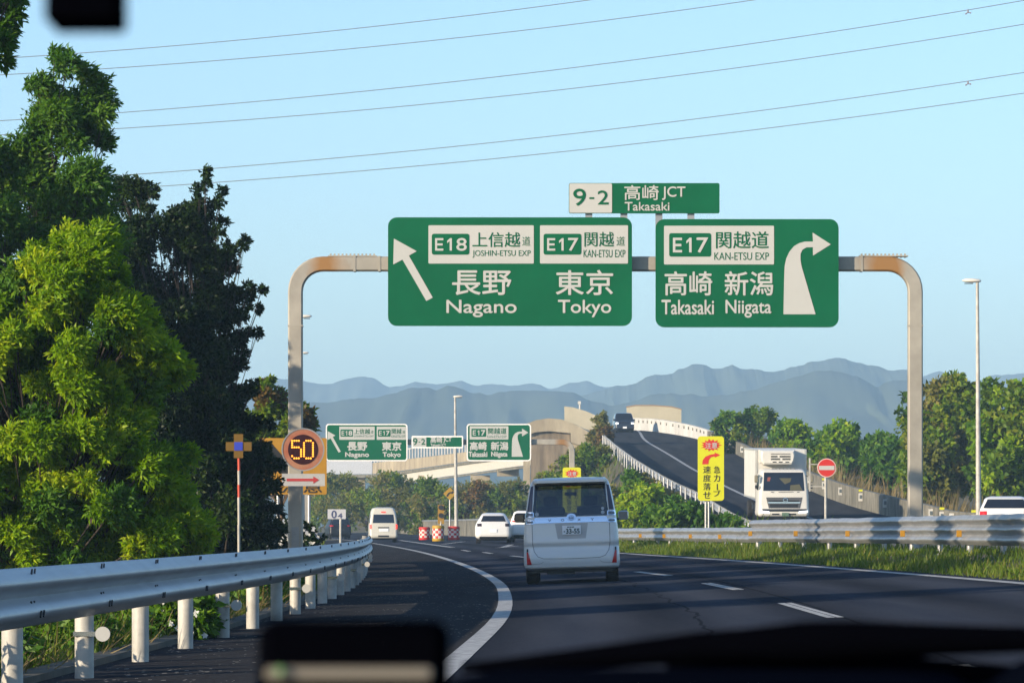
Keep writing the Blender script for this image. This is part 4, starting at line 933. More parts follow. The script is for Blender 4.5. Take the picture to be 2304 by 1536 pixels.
mb = MB(); mb.box((0.0, .20, 1.79), (1.18, .12, .012)); mb.build('spoiler_shade', M_BLACK, spo, local=True)  # black strip drawing the shadow under the spoiler
wp_ = MB(); wp_.tube([c.skin(.02, 1.755, .03), c.skin(.10, 1.735, .03)], .012, 6); wp_.tube([c.skin(-.22, 1.765, .028), c.skin(.14, 1.735, .028)], .007, 6); wp_.build('rear_wiper', M_BLACK, VAN, local=True)
st = MB()
for x, z, rr_ in ((-.60, 1.245, .035), (.575, 1.255, .032), (.575, 1.325, .028)): st.add([c.skin(x+rr_*math.cos(2*math.pi*k/16), z+rr_*math.sin(2*math.pi*k/16), .010) for k in range(16)], [tuple(range(16))])
st.build('sticker', mat('sticker_grey', (0.34, 0.38, 0.42), 0.5), VAN, local=True)
mb = MB(); mb.box((.60, .05, .80), (.085, .012, .014)); mb.build('badge', M_BLACK, VAN, local=True)
mb = MB(); mb.box((0, 1.0, .26), (1.45, 1.6, .12)); mb.box((-.2, .35, .22), (.5, .3, .10)); mb.build('underbody', M_BLACK, VAN, local=True)
wheels(VAN, .83, .95, 3.8, .325, .22)

def simple_car(name, label, cat, loc, lv, paint, win, lamps, rot=(0, 0, 0), lit=False, sidewin=None, wr=.32, plate_at=None, bumper=None, extra=None, front=False, wb=(.8, 3.4)):
    t = thing(name, label, cat, loc, rot=rot); c = Car(lv)
    c.body(4).build('body', paint, t, smooth=True, local=True, angle=40)
    mb = MB(); c.patch(mb, win, .008, 14, 8); mb.build('windscreen' if front else 'rear_window', M_GLASS, t, smooth=True, local=True)
    for sx in (-1, 1):
        for (xa, xb, zt_, zb_, m_) in lamps:
            mb = MB(); c.patch(mb, [(sx*xa, zt_), (sx*xb, zt_), (sx*xb, zb_), (sx*xa, zb_)], .012, 5, 4); mb.build('headlamp' if front else 'tail_lamp', m_, t, smooth=True, local=True)
        if sidewin:
            mb = MB(); c.side(mb, *sidewin, sx); mb.build('side_window', M_GLASS, t, local=True)
    if plate_at: plate(c, t, *plate_at, None, .02)
    if bumper: mb = c.box(*bumper, off=.008); mb.build('bumper_grille', M_BLACK, t, local=True)
    mb = MB(); zz = lv[0][0]; mb.box((0, (lv[0][2]+lv[0][3])/2, zz-.03), (lv[0][1]*1.7, lv[0][3]-lv[0][2]-.6, .10)); mb.build('underbody', M_BLACK, t, local=True)
    wheels(t, lv[1][1]-.01, wb[0], wb[1], wr, .2)
    if extra: extra(t, c)
    return t
gx, gy, _ = G(863, 1221)
def hiace_extra(t, c):
    mb = c.box(-.14, 1.92, .14, 1.84, .02); mb.build('brake_lamp', M_LAMPRL, t, local=True)
    mb = c.box(-.34, .975, .34, .90, .012); mb.build('plate_recess', M_BLACK, t, local=True)
    for sx in (-1, 1): mb = MB(); mb.bevbox((sx*.97, 3.9, 1.25), (.18, .14, .26), .04); mb.build('mirror', M_BLACK, t, local=True)
simple_car('high_roof_van', 'cream white high-roof van with brake lights on in the left lane ahead', 'van', (gx, gy, road_z(gx, gy)),
    [(.28,.78,.08,4.4,.12),(.34,.835,.0,4.5,.15),(.6,.85,.0,4.6,.15),(.9,.85,.03,4.6,.13),(1.2,.835,.05,4.3,.12),(1.5,.80,.09,4.0,.12),(1.78,.755,.15,3.7,.14),(2.0,.70,.22,3.4,.2),(2.13,.60,.32,3.1,.25),(2.18,.40,.55,2.8,.25)], M_CREAM,
    [(-.60, 1.74), (.60, 1.74), (.66, 1.22), (-.66, 1.22)], [(.73, .835, 1.13, .86, M_LAMPRL)], plate_at=(-.28, .885, .30, .70), bumper=(-.33, .47, .33, .37), extra=hiace_extra, sidewin=(.4, 3.2, 1.22, 1.72), rot=(0, 0, R(3)))
gx, gy, _ = G(1110, 1223)
simple_car('crossover_car', 'white crossover car with sloping rear window in the right branch', 'car', (gx, gy, road_z(gx, gy)),
    [(.24,.76,.12,4.1,.2),(.32,.86,.02,4.25,.25),(.62,.895,.0,4.35,.28),(.88,.885,.05,4.3,.28),(1.04,.83,.14,3.3,.28),(1.25,.70,.32,2.9,.25),(1.42,.60,.55,2.6,.25),(1.5,.50,.75,2.3,.25),(1.53,.35,1.0,2.1,.2)], M_PEARL,
    [(-.50, 1.38), (.50, 1.38), (.62, 1.10), (-.62, 1.10)], [(.58, .80, 1.0, .86, mat('smoked_lens', (.03, .02, .025), .2))], plate_at=(-.17, .72, .17, .56), bumper=(-.68, .36, .68, .25))
gx, gy, _ = G(1186, 1219)
simple_car('hatchback_car', 'white car half hidden behind the left side of the minivan', 'car', (gx, gy, road_z(gx, gy)),
    [(.24,.74,.12,3.9,.2),(.32,.83,.02,4.0,.2),(.62,.85,.0,4.0,.22),(.95,.84,.05,3.9,.22),(1.10,.80,.12,3.2,.22),(1.35,.70,.25,2.8,.25),(1.52,.60,.4,2.5,.25),(1.57,.45,.6,2.2,.2)], M_WHITE,
    [(-.55, 1.45), (.55, 1.45), (.68, 1.12), (-.68, 1.12)], [(.30, .84, 1.07, 1.0, M_LAMPR)], bumper=(-.68, .36, .68, .25))
X, Y, Z = W(766, 1210, 29)
simple_car('dark_car', 'dark car far ahead at the left behind the 0 4 plate', 'car', (X, Y, land_z(X, Y)+.03),
    [(.24,.74,.12,3.9,.2),(.32,.83,.02,4.0,.2),(.62,.86,.0,4.0,.22),(.95,.85,.05,3.9,.22),(1.15,.80,.12,3.2,.22),(1.45,.70,.25,2.8,.25),(1.68,.60,.4,2.5,.25),(1.72,.45,.6,2.2,.2)], mat('black_paint', (.006, .006, .009), .4, spec=.3),
    [(-.55, 1.55), (.55, 1.55), (.68, 1.15), (-.68, 1.15)], [(.55, .84, 1.08, 1.0, M_LAMPR)], bumper=(-.3, .8, .3, .65), rot=(0, 0, R(8)))
def kei_extra(t, c):
    mb = c.box(-.30, .95, .30, .86, .012); mb.build('grille', M_BLACK, t, local=True)
    for sx in (-1, 1): mb = MB(); mb.bevbox((sx*.86, .75, 1.12), (.18, .12, .16), .04); mb.build('mirror', M_DARKCAR, t, local=True)
simple_car('compact_van', 'dark compact van coming down the top of the ramp', 'van', (9.75, 384, RAMP_Z(384)+.02),
    [(.2,.72,.10,3.6,.15),(.3,.81,.0,3.75,.2),(.6,.83,.02,3.8,.2),(.92,.82,.15,3.8,.2),(1.02,.81,.42,3.75,.18),(1.3,.77,.75,3.65,.15),(1.6,.71,1.05,3.55,.15),(1.74,.62,1.25,3.4,.2),(1.78,.45,1.5,3.2,.2)], M_DARKCAR,
    [(-.60, 1.62), (.60, 1.62), (.68, 1.08), (-.68, 1.08)], [(.55, .79, .86, .72, M_LAMPW)], front=True, plate_at=(-.17, .50, .17, .34), extra=kei_extra, rot=(R(-2.2), 0, R(3)))
X, Y, Z = W(2262, 1185, 67)
simple_car('estate_car', 'white estate car passing behind the guardrail at the right edge', 'car', (X, Y, .55),
    [(.22,.76,.12,4.3,.2),(.32,.88,.02,4.4,.25),(.62,.90,.0,4.5,.25),(.92,.885,.05,4.4,.25),(1.08,.85,.12,3.4,.22),(1.3,.75,.30,3.1,.2),(1.47,.66,.5,2.9,.2),(1.52,.52,.7,2.7,.2)], M_PEARL,
    [(-.60, 1.42), (.60, 1.42), (.74, 1.12), (-.74, 1.12)], [(.62, .86, 1.02, .88, M_LAMPR)], rot=(0, 0, R(-7)), sidewin=(.55, 3.0, 1.1, 1.42))

# --- refrigerated truck coming down the ramp
X, Y, _ = W(1764, 1172, 49); TZ = RAMP_Z(Y) + .012
slope = math.atan2(RAMP_Z(Y+6)-RAMP_Z(Y), 6)
TR = thing('refrigerated_truck', 'white refrigerated box truck coming down the ramp towards the road', 'truck', (X, Y, TZ), rot=(slope, 0, R(2.0)))
M_TRK = mat('truck_white', (0.62, 0.60, 0.54), 0.4, coat=.3); M_BOX = mat('box_white', (0.58, 0.57, 0.53), 0.5, var=.04, vscale=.8)
c = Car([(.20,1.08,.12,1.9,.12),(.26,1.155,.03,1.9,.16),(.50,1.17,.0,1.9,.18),(.66,1.16,.04,1.9,.16),(1.05,1.15,.07,1.9,.16),(1.36,1.13,.10,1.9,.15),(1.8,1.09,.20,1.9,.14),(2.2,1.04,.30,1.9,.15),(2.33,.98,.40,1.9,.2),(2.40,.86,.60,1.85,.25)])
c.body(4).build('cab', M_TRK, TR, smooth=True, local=True, angle=40)
mb = MB(); c.patch(mb, [(-.90, 2.24), (.90, 2.24), (.95, 1.40), (-.95, 1.40)], .008, 16, 8); mb.build('windscreen', M_GLASS, TR, smooth=True, local=True)
mb = MB(); c.patch(mb, [(-.82, 1.10), (.86, 1.10), (.74, .60), (-.70, .60)], .008, 10, 4); gr = mb.build('grille', mat('grille_grey', (.085, .085, .088), .4), TR, local=True)
mb = MB()
for zt_, zb_, hw in ((.97, .90, .70), (.79, .64, .66)): c.patch(mb, [(-hw, zt_), (hw, zt_), (hw-.03, zb_), (-hw+.03, zb_)], .016, 8, 2)
mb.build('grille_slot', M_BLACK, gr, local=True)
mb = MB(); c.patch(mb, [(-.74, .885), (.76, .885), (.74, .835), (-.72, .835)], .020, 8, 2); mb.build('grille_bar', M_CHROME, gr, local=True)
n = 24; mb = MB(); mb.add([c.skin(.07+.13*math.cos(2*math.pi*k/n), .98+.11*math.sin(2*math.pi*k/n), .03) for k in range(n)], [tuple(range(n))]); em = mb.build('emblem', mat('emblem_dark', (.03, .03, .035), .3), TR, local=True)
mb = MB(); ellipse_ring(c, mb, .07, .98, .11, .09, .018, .036); mb.box((.07, c.y0(.98)-.036, .98), (.018, .004, .16)); mb.box((.07, c.y0(.98)-.036, .98), (.2, .004, .018)); mb.build('emblem_ring', M_CHROME, em, local=True)
mb = MB(); c.patch(mb, [(-1.0, .57), (1.05, .57), (1.05, .45), (-1.0, .45)], .010, 10, 2); mb.build('bumper_slot', M_BLACK, TR, local=True)
for sx in (-1, 1):
    mb = MB(); c.patch(mb, [(sx*.68, .46), (sx*1.10, .50), (sx*1.09, .41), (sx*.68, .37)], .018, 8, 3); mb.build('headlamp', M_LAMPW, TR, smooth=True, local=True)
    mb = MB(); c.patch(mb, [(sx*.22, .36), (sx*.55, .36), (sx*.55, .30), (sx*.22, .30)], .012, 4, 2); mb.build('step_slot', M_BLACK, TR, local=True)
    mm = MB(); mm.bevbox((sx*1.27, .12, 1.95), (.17, .12, .34), .04); mo = mm.build('mirror', mat('mirror_shell', (.22, .20, .14), .5), TR, smooth=True, local=True, angle=50)
    mm = MB(); mm.bevbox((sx*1.25, .12, 1.58), (.16, .12, .17), .04); mm.build('lower_mirror', M_BLACK, mo, local=True)
    mm = MB(); mm.tube([(sx*1.22, .2, 1.5), (sx*1.24, .2, 2.0), (sx*1.02, .3, 2.1)], .018, 6); mm.build('mirror_arm', M_BLACK, mo, local=True)
    mb = MB(); c.side(mb, .55, 1.5, 1.42, 2.12, sx, .006, .04); mb.build('door_window', M_GLASS, TR, local=True)
mb = MB(); c.patch(mb, [(.30, 1.66), (.72, 1.70), (.86, 1.42), (.28, 1.42)], .010, 5, 3); c.patch(mb, [(-.22, 1.98), (.36, 1.98), (.30, 1.80), (.05, 1.70)], .010, 5, 3); mb.build('dash_items', mat('dash_items', (.075, .07, .035), .6), TR, local=True)
mb = MB(); c.patch(mb, [(-.74, 2.02), (-.60, 2.02), (-.64, 1.84), (-.76, 1.84)], .010, 3, 3); mb.build('cab_charm', mat('charm_red', (.25, .06, .04), .6), TR, local=True)
mb = MB(); c.line(mb, [(-.6, 1.345), (-.45, 1.33)], .03, .02); c.line(mb, [(-.25, 1.34), (.45, 1.35)], .022, .02); c.line(mb, [(.6, 1.34), (.72, 1.35)], .03, .02); mb.build('windscreen_wiper', M_BLACK, TR, local=True)
mb = MB()
for k in range(7): x = -.5+.17*k; mb.box((x, .52, 2.41), (.05, .10, .05))
mb.build('roof_lamp', mat('roof_lamp_grey', (.30, .29, .26), .5), TR, local=True)
plate(c, TR, -.10, .40, .22, .24, None, .03, mat('plate_green', (.10, .17, .12), .5))
bx = MB(); bx.bevbox((.05, 5.1, 2.13), (2.36, 6.0, 2.30), .03); bxo = bx.build('cargo_box', M_BOX, TR, local=True)
mb = MB()
for zz in (1.02, 3.25):
    for sx in (-1, 1): mb.box((.05+sx*1.18, 5.1, zz), (.03, 6.02, .07))
for yy in (2.09,):
    for sx in (-1, 1): mb.box((.05+sx*1.14, yy, 2.13), (.10, .03, 2.28))
mb.build('edge_trim', mat('trim_metal', (.55, .54, .50), .35, .5), bxo, local=True)
rf = MB(); rings = []
for y, i in ((1.18, .10), (1.26, .03), (2.06, 0), (2.085, 0)):
    rings.append([(x, y, z) for x, z in ((-.96+i, 3.26-i), (.62-i, 3.26-i), (.66-i, 3.0), (.62-i, 2.68+i), (.45, 2.56+i), (-.8, 2.56+i), (-.96+i, 2.68+i), (-1.0+i, 3.0))])
rf.loft(rings, True); rfo = rf.build('cooling_unit', M_TRK, TR, smooth=True, local=True, angle=30)
mb = MB()
for zz, segs in ((3.08, ((-.50, .40),)), (2.98, ((-.50, -.20), (-.10, .40))), (2.94, ((-.50, -.20), (-.10, .40))), (2.86, ((-.5, -.08), (.03, .40))), (2.82, ((-.5, -.08), (.03, .40)))):
    for a, b_ in segs: mb.box(((a+b_)/2, 1.175, zz), (b_-a, .02, .030))
for x in (-.33, -.05, .26): mb.box((x, 1.19, 2.70), (.18, .03, .05))
mb.build('grille_slot', M_BLACK, rfo, local=True)
ch = MB()
for sx in (-1, 1): ch.box((sx*.42, 4.6, .80), (.10, 7.0, .22))
ch.box((0, 1.6, .55), (1.9, .7, .35)); ch.build('chassis', M_BLACK, TR, local=True)
mb = MB()
for yy in (2.3, 3.5): 
    for sx in (-1, 1): mb.box((sx*1.05, yy+.4, .62), (.10, .9, .30))
mb.build('side_guard', M_BLACK, TR, local=True)
for y in (1.25, 6.3):
    for sx in (-1, 1): wheel(TR, sx*1.0, y, .42, .26)

# ------------------------------------------------------------------ barrels, flasher, curve sign, barriers
def checks():
    m = bpy.data.materials.new('red_white_checks'); m.use_nodes = True; t = m.node_tree; b_ = t.nodes['Principled BSDF']
    uv = t.nodes.new('ShaderNodeUVMap'); ck = t.nodes.new('ShaderNodeTexChecker'); ck.inputs['Scale'].default_value = 1.0
    ck.inputs['Color1'].default_value = (.55, .02, .02, 1); ck.inputs['Color2'].default_value = (.72, .62, .55, 1)
    t.links.new(uv.outputs[0], ck.inputs['Vector']); t.links.new(ck.outputs['Color'], b_.inputs['Base Color']); b_.inputs['Roughness'].default_value = .5
    return m
M_CHECK = checks(); M_BARY = mat('barrel_yellow', (.42, .25, .006), .5)
def barrel(px, py, s, r, h, lab, m_top):
    X, Y, z = G(px, py)
    t = thing('crash_barrel', lab, 'crash barrel', (X, Y, z), 'crash barrels at the fork')
    n = 28
    def ringz(q, zz): return [(X+q*math.cos(2*math.pi*k/n), Y+q*math.sin(2*math.pi*k/n), z+zz) for k in range(n)]
    mb = MB(); mb.loft([ringz(r*.96, 0), ringz(r*1.02, .03), ringz(r*1.0, h*.18)], True); mb.build('base', m_top, t, smooth=True, angle=40)
    mb = MB(); mb.loft([ringz(r*.97, h*.18), ringz(r*.97, h*.80)], False); o = mb.build('checked_sleeve', M_CHECK, t, smooth=True, angle=50)
    uv = o.data.uv_layers.new(name='UVMap')
    for l in o.data.loops:
        v = o.data.vertices[l.vertex_index].co; a = (math.atan2(v.y, v.x) + math.pi)/(2*math.pi); uv.data[l.index].uv = (a*12+.001, (v.z/(h))*6+.001)
    for p in o.data.polygons:
        us = [uv.data[i].uv[0] for i in p.loop_indices]
        if max(us)-min(us) > 6:
            for i in p.loop_indices:
                if uv.data[i].uv[0] < 6: uv.data[i].uv = (uv.data[i].uv[0]+12, uv.data[i].uv[1])
    mb = MB(); mb.loft([ringz(r*1.0, h*.80), ringz(r*1.03, h*.84), ringz(r*1.03, h*.93), ringz(r*.9, h)], True); mb.build('lid', m_top, t, smooth=True, angle=40)
    return t
barrel(955, 1214, 30, .36, .84, 'red and white checked crash barrel, left of the three at the fork', M_RED)
barrel(986, 1217, 31.5, .36, .95, 'middle crash barrel at the fork with yellow lid and yellow base', M_BARY)
barrel(1021, 1214, 30, .36, .84, 'red and white checked crash barrel below the white street lamp', M_RED)
b = Board(30.5); cx, cz = b.p(992, 1212); Y0 = FP/30.5
fl = thing('flasher', 'yellow upright flasher board with two round lamps behind the crash barrels', 'warning light', (cx, Y0, .1))
mb = MB(); b.poly(mb, b.rr(985, 1135, 999, 1178, 1), 0, -.12); mb.build('housing', mat('flasher_yellow', (.30, .165, .005), .5), fl)
for py in (1141, 1159):
    p = b.p(992, py); mb = MB(); disc(mb, p, .18, Y0-.10, Y0-.003, 20); mb.build('lamp', M_BLACK, fl)
mb = MB(); p, q = b.p(992, 1178), b.p(992, 1214); mb.tube([(p[0], Y0+.06, p[1]+.2), (q[0], Y0+.06, .05)], .07, 10); mb.build('post', M_STEEL, fl)
b = Board(30); cx, cz = b.p(1012, 1212); Y0 = FP/30
cs = thing('curve_sign', 'small yellow diamond sign with a black curve arrow beside the white lamp', 'warning sign', (cx, Y0, .1))
mb = MB(); b.poly(mb, [(1012, 1096), (1027, 1110), (1012, 1124.5), (997, 1110)], 0, -.04); mb.build('panel', mat('diamond_yellow', (.36, .21, .005), .5), cs)
mb = MB(); b.poly(mb, [(1004, 1115), (1008, 1109), (1013, 1106), (1017, 1106), (1017, 1103), (1022, 1107), (1016, 1111), (1016, 1109), (1012, 1110), (1007, 1117)], .012, .001); mb.build('arrow', M_SIGNB, cs)
mb = MB(); p = b.p(1012, 1124); mb.tube([(p[0], Y0+.10, p[1]+.8), (p[0], Y0+.10, .05)], .06, 10); mb.build('post', M_STEEL, cs)

def wall_path(name, label, cat, pts, h, th, m, n=40, cap=None, post=None, kind=None):
    """wall standing along pts = [(x, y, z foot)] with height h"""
    k = np.linspace(0, 1, len(pts)); fx, fy, fz = (interp([(k[i], p[j]) for i, p in enumerate(pts)]) for j in range(3))
    fh = interp([(k[i], hh) for i, hh in enumerate(h)]) if hasattr(h, '__len__') else (lambda t: h)
    t = thing(name, label, cat, pts[0]); rings = []; caps = []
    for i in range(n+1):
        q = i/n; p = Vector((fx(q), fy(q), fz(q))); d = Vector((fx(min(1, q+.01))-fx(max(0, q-.01)), fy(min(1, q+.01))-fy(max(0, q-.01)), 0)).normalized(); nn = Vector((d.y, -d.x, 0))*th/2
        rings.append([p-nn*1.5-Vector((0, 0, .6)), p-nn, p-nn+Vector((0, 0, fh(q))), p+nn+Vector((0, 0, fh(q))), p+nn, p+nn*1.5-Vector((0, 0, .6))])
        caps.append([p-nn*1.3+Vector((0, 0, fh(q)+.003)), p-nn*1.3+Vector((0, 0, fh(q)+.12)), p+nn*1.3+Vector((0, 0, fh(q)+.12)), p+nn*1.3+Vector((0, 0, fh(q)+.003))])
    mb = MB(); mb.loft(rings, True); mb.build('wall', m, t, smooth=True, angle=30)
    if cap: mb = MB(); mb.loft(caps, True); mb.build('coping', cap, t, smooth=True, angle=30)
    return t, fx, fy, fz, fh
wall_path('concrete_barrier', 'dark roadside concrete barrier with pale rail behind the high-roof van', 'barrier', [(XL(y)+8.6, y, road_z(XL(y)+8.6, y)) for y in (300, 340, 380, 420, 470)], 1.1, .3, M_CONCG, cap=M_STEEL)
wall_path('concrete_barrier', 'dark concrete barrier curving behind the crossover car', 'barrier', [W(1030, 1212, 28), W(1080, 1211, 28.5), W(1150, 1210, 29.5), W(1230, 1209, 31)], [.9, 1.2, 1.5, 1.7], .3, M_CONCG)
t, fx, fy, fz, fh = wall_path('ramp_wall', 'stained concrete parapet with small delineators along the right of the ramp', 'wall', [(RAMP_R(y)+.15, y, RAMP_Z(y)) for y in (140, 185, 200, 232, 265, 300, 330, 352)], [.55, .7, .85, 1.0, 1.0, .95, .9, .85], .25, M_CONCG, 60)
for k in range(20):
    q = .06+.042*k; p = Vector((fx(q)-.20, fy(q)-.1, fz(q)+fh(q)*.62))
    mb = MB(); mb.box(p, (.22, .05, .40)); d = mb.build('delineator', M_WALLW, t)
    mb = MB(); mb.box(p+Vector((0, -.03, .02)), (.12, .03, .18)); mb.build('lens', mat('delineator_grey', (.10, .12, .13), .3), d)
    if k % 2 == 0: mb = MB(); mb.box(p+Vector((0, 0, .34)), (.20, .10, .10)); mb.build('top_reflector', M_SIGNY, d)
t, fx, fy, fz, fh = wall_path('noise_wall', 'white parapet wall following the ramp curve at the crest', 'wall', [(RAMP_R(y)+.15, y, RAMP_Z(y)) for y in (352, 362, 372, 385, 395, 404)], [.95, 1.0, 1.05, 1.1, 1.1, 1.1], .25, M_WALLW, 40)
for k in range(16):
    q = .05+.06*k; mb = MB(); mb.box((fx(q)-.16, fy(q)-.12, fz(q)+fh(q)*.72), (.10, .10, .22)); mb.build('slot', M_CONCG, t)
b = Board(23); Y0 = FP/23
sb = thing('noise_barrier', 'beige noise barrier panel standing above the white parapet at the crest', 'noise barrier', (*W(1470, 945, 23)[:2], 10.0))
mb = MB(); b.poly(mb, [(1410, 960), (1410, 914), (1430, 911), (1470, 911), (1510, 914), (1533, 920), (1533, 975)], 0, -.35); mb.build('panel', M_TAN, sb)
mb = MB(); b.poly(mb, [(1409, 914), (1430, 910.5), (1470, 910.5), (1510, 913.5), (1534, 919.5), (1534, 922), (1510, 916), (1470, 913), (1430, 913), (1409, 916.5)], .03, -.38); mb.build('coping', mat('coping_brown', (.30, .20, .12), .7), sb)
mb = MB(); b.poly(mb, [(1412, 930), (1418, 930), (1418, 1040), (1412, 1040)], -.36, -.7); b.poly(mb, [(1520, 930), (1528, 930), (1528, 1040), (1520, 1040)], -.36, -.7); mb.build('support_post', M_CONCG, sb)
# overpass: deck edge with crest, pier, left noise panel
b = Board(22.5); Y0 = FP/22.5
op = thing('overpass', 'concrete overpass with an arched parapet on a broad stained pier', 'overpass', (*W(1235, 1190, 22.5)[:2], 0))
mb = MB(); b.poly(mb, [(1168, 964), (1185, 953), (1205, 945), (1235, 940.5), (1265, 943.5), (1300, 957), (1340, 980), (1362, 1000), (1362, 1026), (1330, 1008), (1300, 1000), (1284, 995), (1284, 974), (1260, 972), (1235, 969.5), (1205, 972), (1180, 980), (1160, 990)], 0, -14.0); mb.build('parapet', M_CONC, op)
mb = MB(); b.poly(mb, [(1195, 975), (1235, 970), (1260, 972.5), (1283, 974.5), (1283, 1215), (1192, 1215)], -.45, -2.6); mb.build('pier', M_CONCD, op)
mb = MB(); b.poly(mb, [(1178, 1000), (1190, 980), (1194, 978), (1191, 1215), (1176, 1215)], -.40, -2.7); mb.build('pier_lit_edge', M_CONC, op)  # paler concrete stands in for sunlight on the pier's left side
mb = MB(); b.poly(mb, [(1284, 996), (1300, 1001), (1330, 1009), (1362, 1027), (1362, 1215), (1284, 1215)], -.5, -13.0); mb.build('abutment', M_CONC, op)
lp = thing('noise_barrier', 'tan noise barrier panel above the arched overpass parapet, sloping down', 'noise barrier', (*W(1305, 950, 22)[:2], 10.5))
b = Board(22.2); mb = MB(); b.poly(mb, [(1270, 946), (1270, 913.5), (1290, 916), (1318, 924), (1345, 936), (1372, 950), (1372, 1000), (1340, 978), (1300, 956)], -.5, -.8); mb.build('panel', M_TAN, lp)
mb = MB(); p, q = b.p(1305, 905), b.p(1305, 960); mb.tube([(p[0], FP/22.2+1.2, p[1]), (p[0], FP/22.2+1.2, q[1])], .09, 8); mb.box((p[0]-.05, FP/22.2+1.2, p[1]), (.3, .3, .3)); mb.build('lamp_post', M_WALLW, lp)
# viaduct in the distance
def vp(px, py): s = 17.0+(px-735)*(21.0-17.0)/(1200-735); return W(px, py, s)
vd = thing('viaduct', 'distant elevated road with louvred fence and white girder under the far signs', 'viaduct', (*vp(960, 1180)[:2], 0))
def slab(name, top, bot, th, m, off=0):
    mb = MB(); rings = []
    for (xa, ya), (xb, yb) in zip(top, bot):
        a, b_ = vp(xa, ya), vp(xb, yb); rings.append([(b_[0], b_[1]-off, b_[2]), (a[0], a[1]-off, a[2]), (a[0], a[1]+th-off, a[2]), (b_[0], b_[1]+th-off, b_[2])])
    mb.loft(rings, True); return mb.build(name, m, vd)
slab('parapet', [(838, 1041), (900, 1034), (980, 1025), (1060, 1015), (1180, 1002), (1240, 995)], [(838, 1066), (900, 1059), (980, 1048), (1060, 1036), (1180, 1021), (1240, 1014)], .6, M_CONC)
slab('noise_wall', [(640, 1040), (700, 1038), (760, 1037), (837, 1037)], [(640, 1066), (700, 1066), (760, 1066), (837, 1066)], .5, mat('noise_wall_grey', (.36, .38, .42), .6, var=.08))
slab('girder', [(905, 1062), (980, 1050), (1060, 1039), (1150, 1028), (1240, 1016)], [(905, 1083), (980, 1074), (1060, 1063), (1150, 1050), (1240, 1038)], .8, M_GIRDER, -1.6)
slab('lower_deck', [(900, 1084), (980, 1075), (1060, 1064), (1150, 1051), (1240, 1040)], [(900, 1088), (980, 1079), (1060, 1068), (1150, 1056), (1240, 1045)], 3.0, M_CONCG, -1.9)
slab('deck', [(640, 1067), (838, 1067), (900, 1060), (980, 1049), (1060, 1037), (1240, 1015)], [(640, 1074), (838, 1074), (900, 1066), (980, 1054), (1060, 1042), (1240, 1019)], 9, M_CONCG, -.8)
lv_ = MB()
for k in range(46):
    px = 842+k*6.6; y1 = 1041-(px-838)*.118; a, b_ = vp(px, y1), vp(px, y1-24); lv_.box((a[0], a[1]+.3, (a[2]+b_[2])/2), (.16, .16, b_[2]-a[2]))
lv_.build('louvre_fence', M_WALLW, vd)
slab('fence_rail', [(838, 1017), (900, 1010), (980, 1001), (1060, 991), (1140, 981)], [(838, 1019), (900, 1012), (980, 1003), (1060, 993), (1140, 983)], .15, M_WALLW, -.22)
pc = MB(); a, b_ = vp(1118, 1040), vp(1168, 1068); pc.box(((a[0]+b_[0])/2, a[1]+2.6, (a[2]+b_[2])/2), (b_[0]-a[0], 2, a[2]-b_[2])); pc.build('pier_cap', M_CONC, vd)
for px in (1080, 960, 800, 690):
    a, b_ = vp(px, 1068), vp(px, 1200); pc = MB(); pc.box((a[0], a[1]+4, (a[2]+b_[2])/2), (2.2, 1.8, a[2]-b_[2])); pc.build('pier', M_CONC, vd)

# ------------------------------------------------------------------ power lines
def wire(label, p3, dampers=()):
    (xa, ya), (xb, yb), (xc, yc) = p3
    def yy(x): return ya*(x-xb)*(x-xc)/((xa-xb)*(xa-xc)) + yb*(x-xa)*(x-xc)/((xb-xa)*(xb-xc)) + yc*(x-xa)*(x-xb)/((xc-xa)*(xc-xb))
    s = 40.0; x0, Y, z0 = W(-500, yy(-500), s)
    t = thing('power_line', label, 'power line', (x0, Y, z0), 'power lines crossing the sky')
    mb = MB(); mb.tube([W(x, yy(x), s) for x in np.linspace(-600, 2900, 60)], .021, 6); mb.build('wire', mat('wire_grey', (.16, .17, .19), .6), t, smooth=True)
    for px in dampers:
        X, Y, Z = W(px, yy(px), s); d = MB(); d.tube([(X-.14, Y, Z-.24), (X-.03, Y, Z-.15), (X+.10, Y, Z-.16), (X+.18, Y, Z-.17)], [.05, .03, .03, .05], 8); d.tube([(X, Y, Z+.02), (X, Y, Z-.16)], .045, 8); d.build('damper', mat('damper_grey', (.22, .2, .22), .6), t)
wire('topmost power line crossing the sky', ((0, 132), (640, 81), (1330, 0)))
wire('second power line from the top crossing the sky', ((0, 169), (640, 124), (1700, 0)))
wire('third power line from the top, with a damper near the right edge', ((0, 272), (640, 223), (2178, 23)), (2178,))
wire('fourth power line from the top, between the two lines with dampers', ((0, 304), (640, 263), (2304, 55)))
wire('fifth power line from the top, with a damper near the right edge', ((270, 395), (640, 366), (2178, 183)), (2178,))
wire('lowest power line crossing the sky above the gantry', ((350, 420), (640, 399), (2304, 210)))

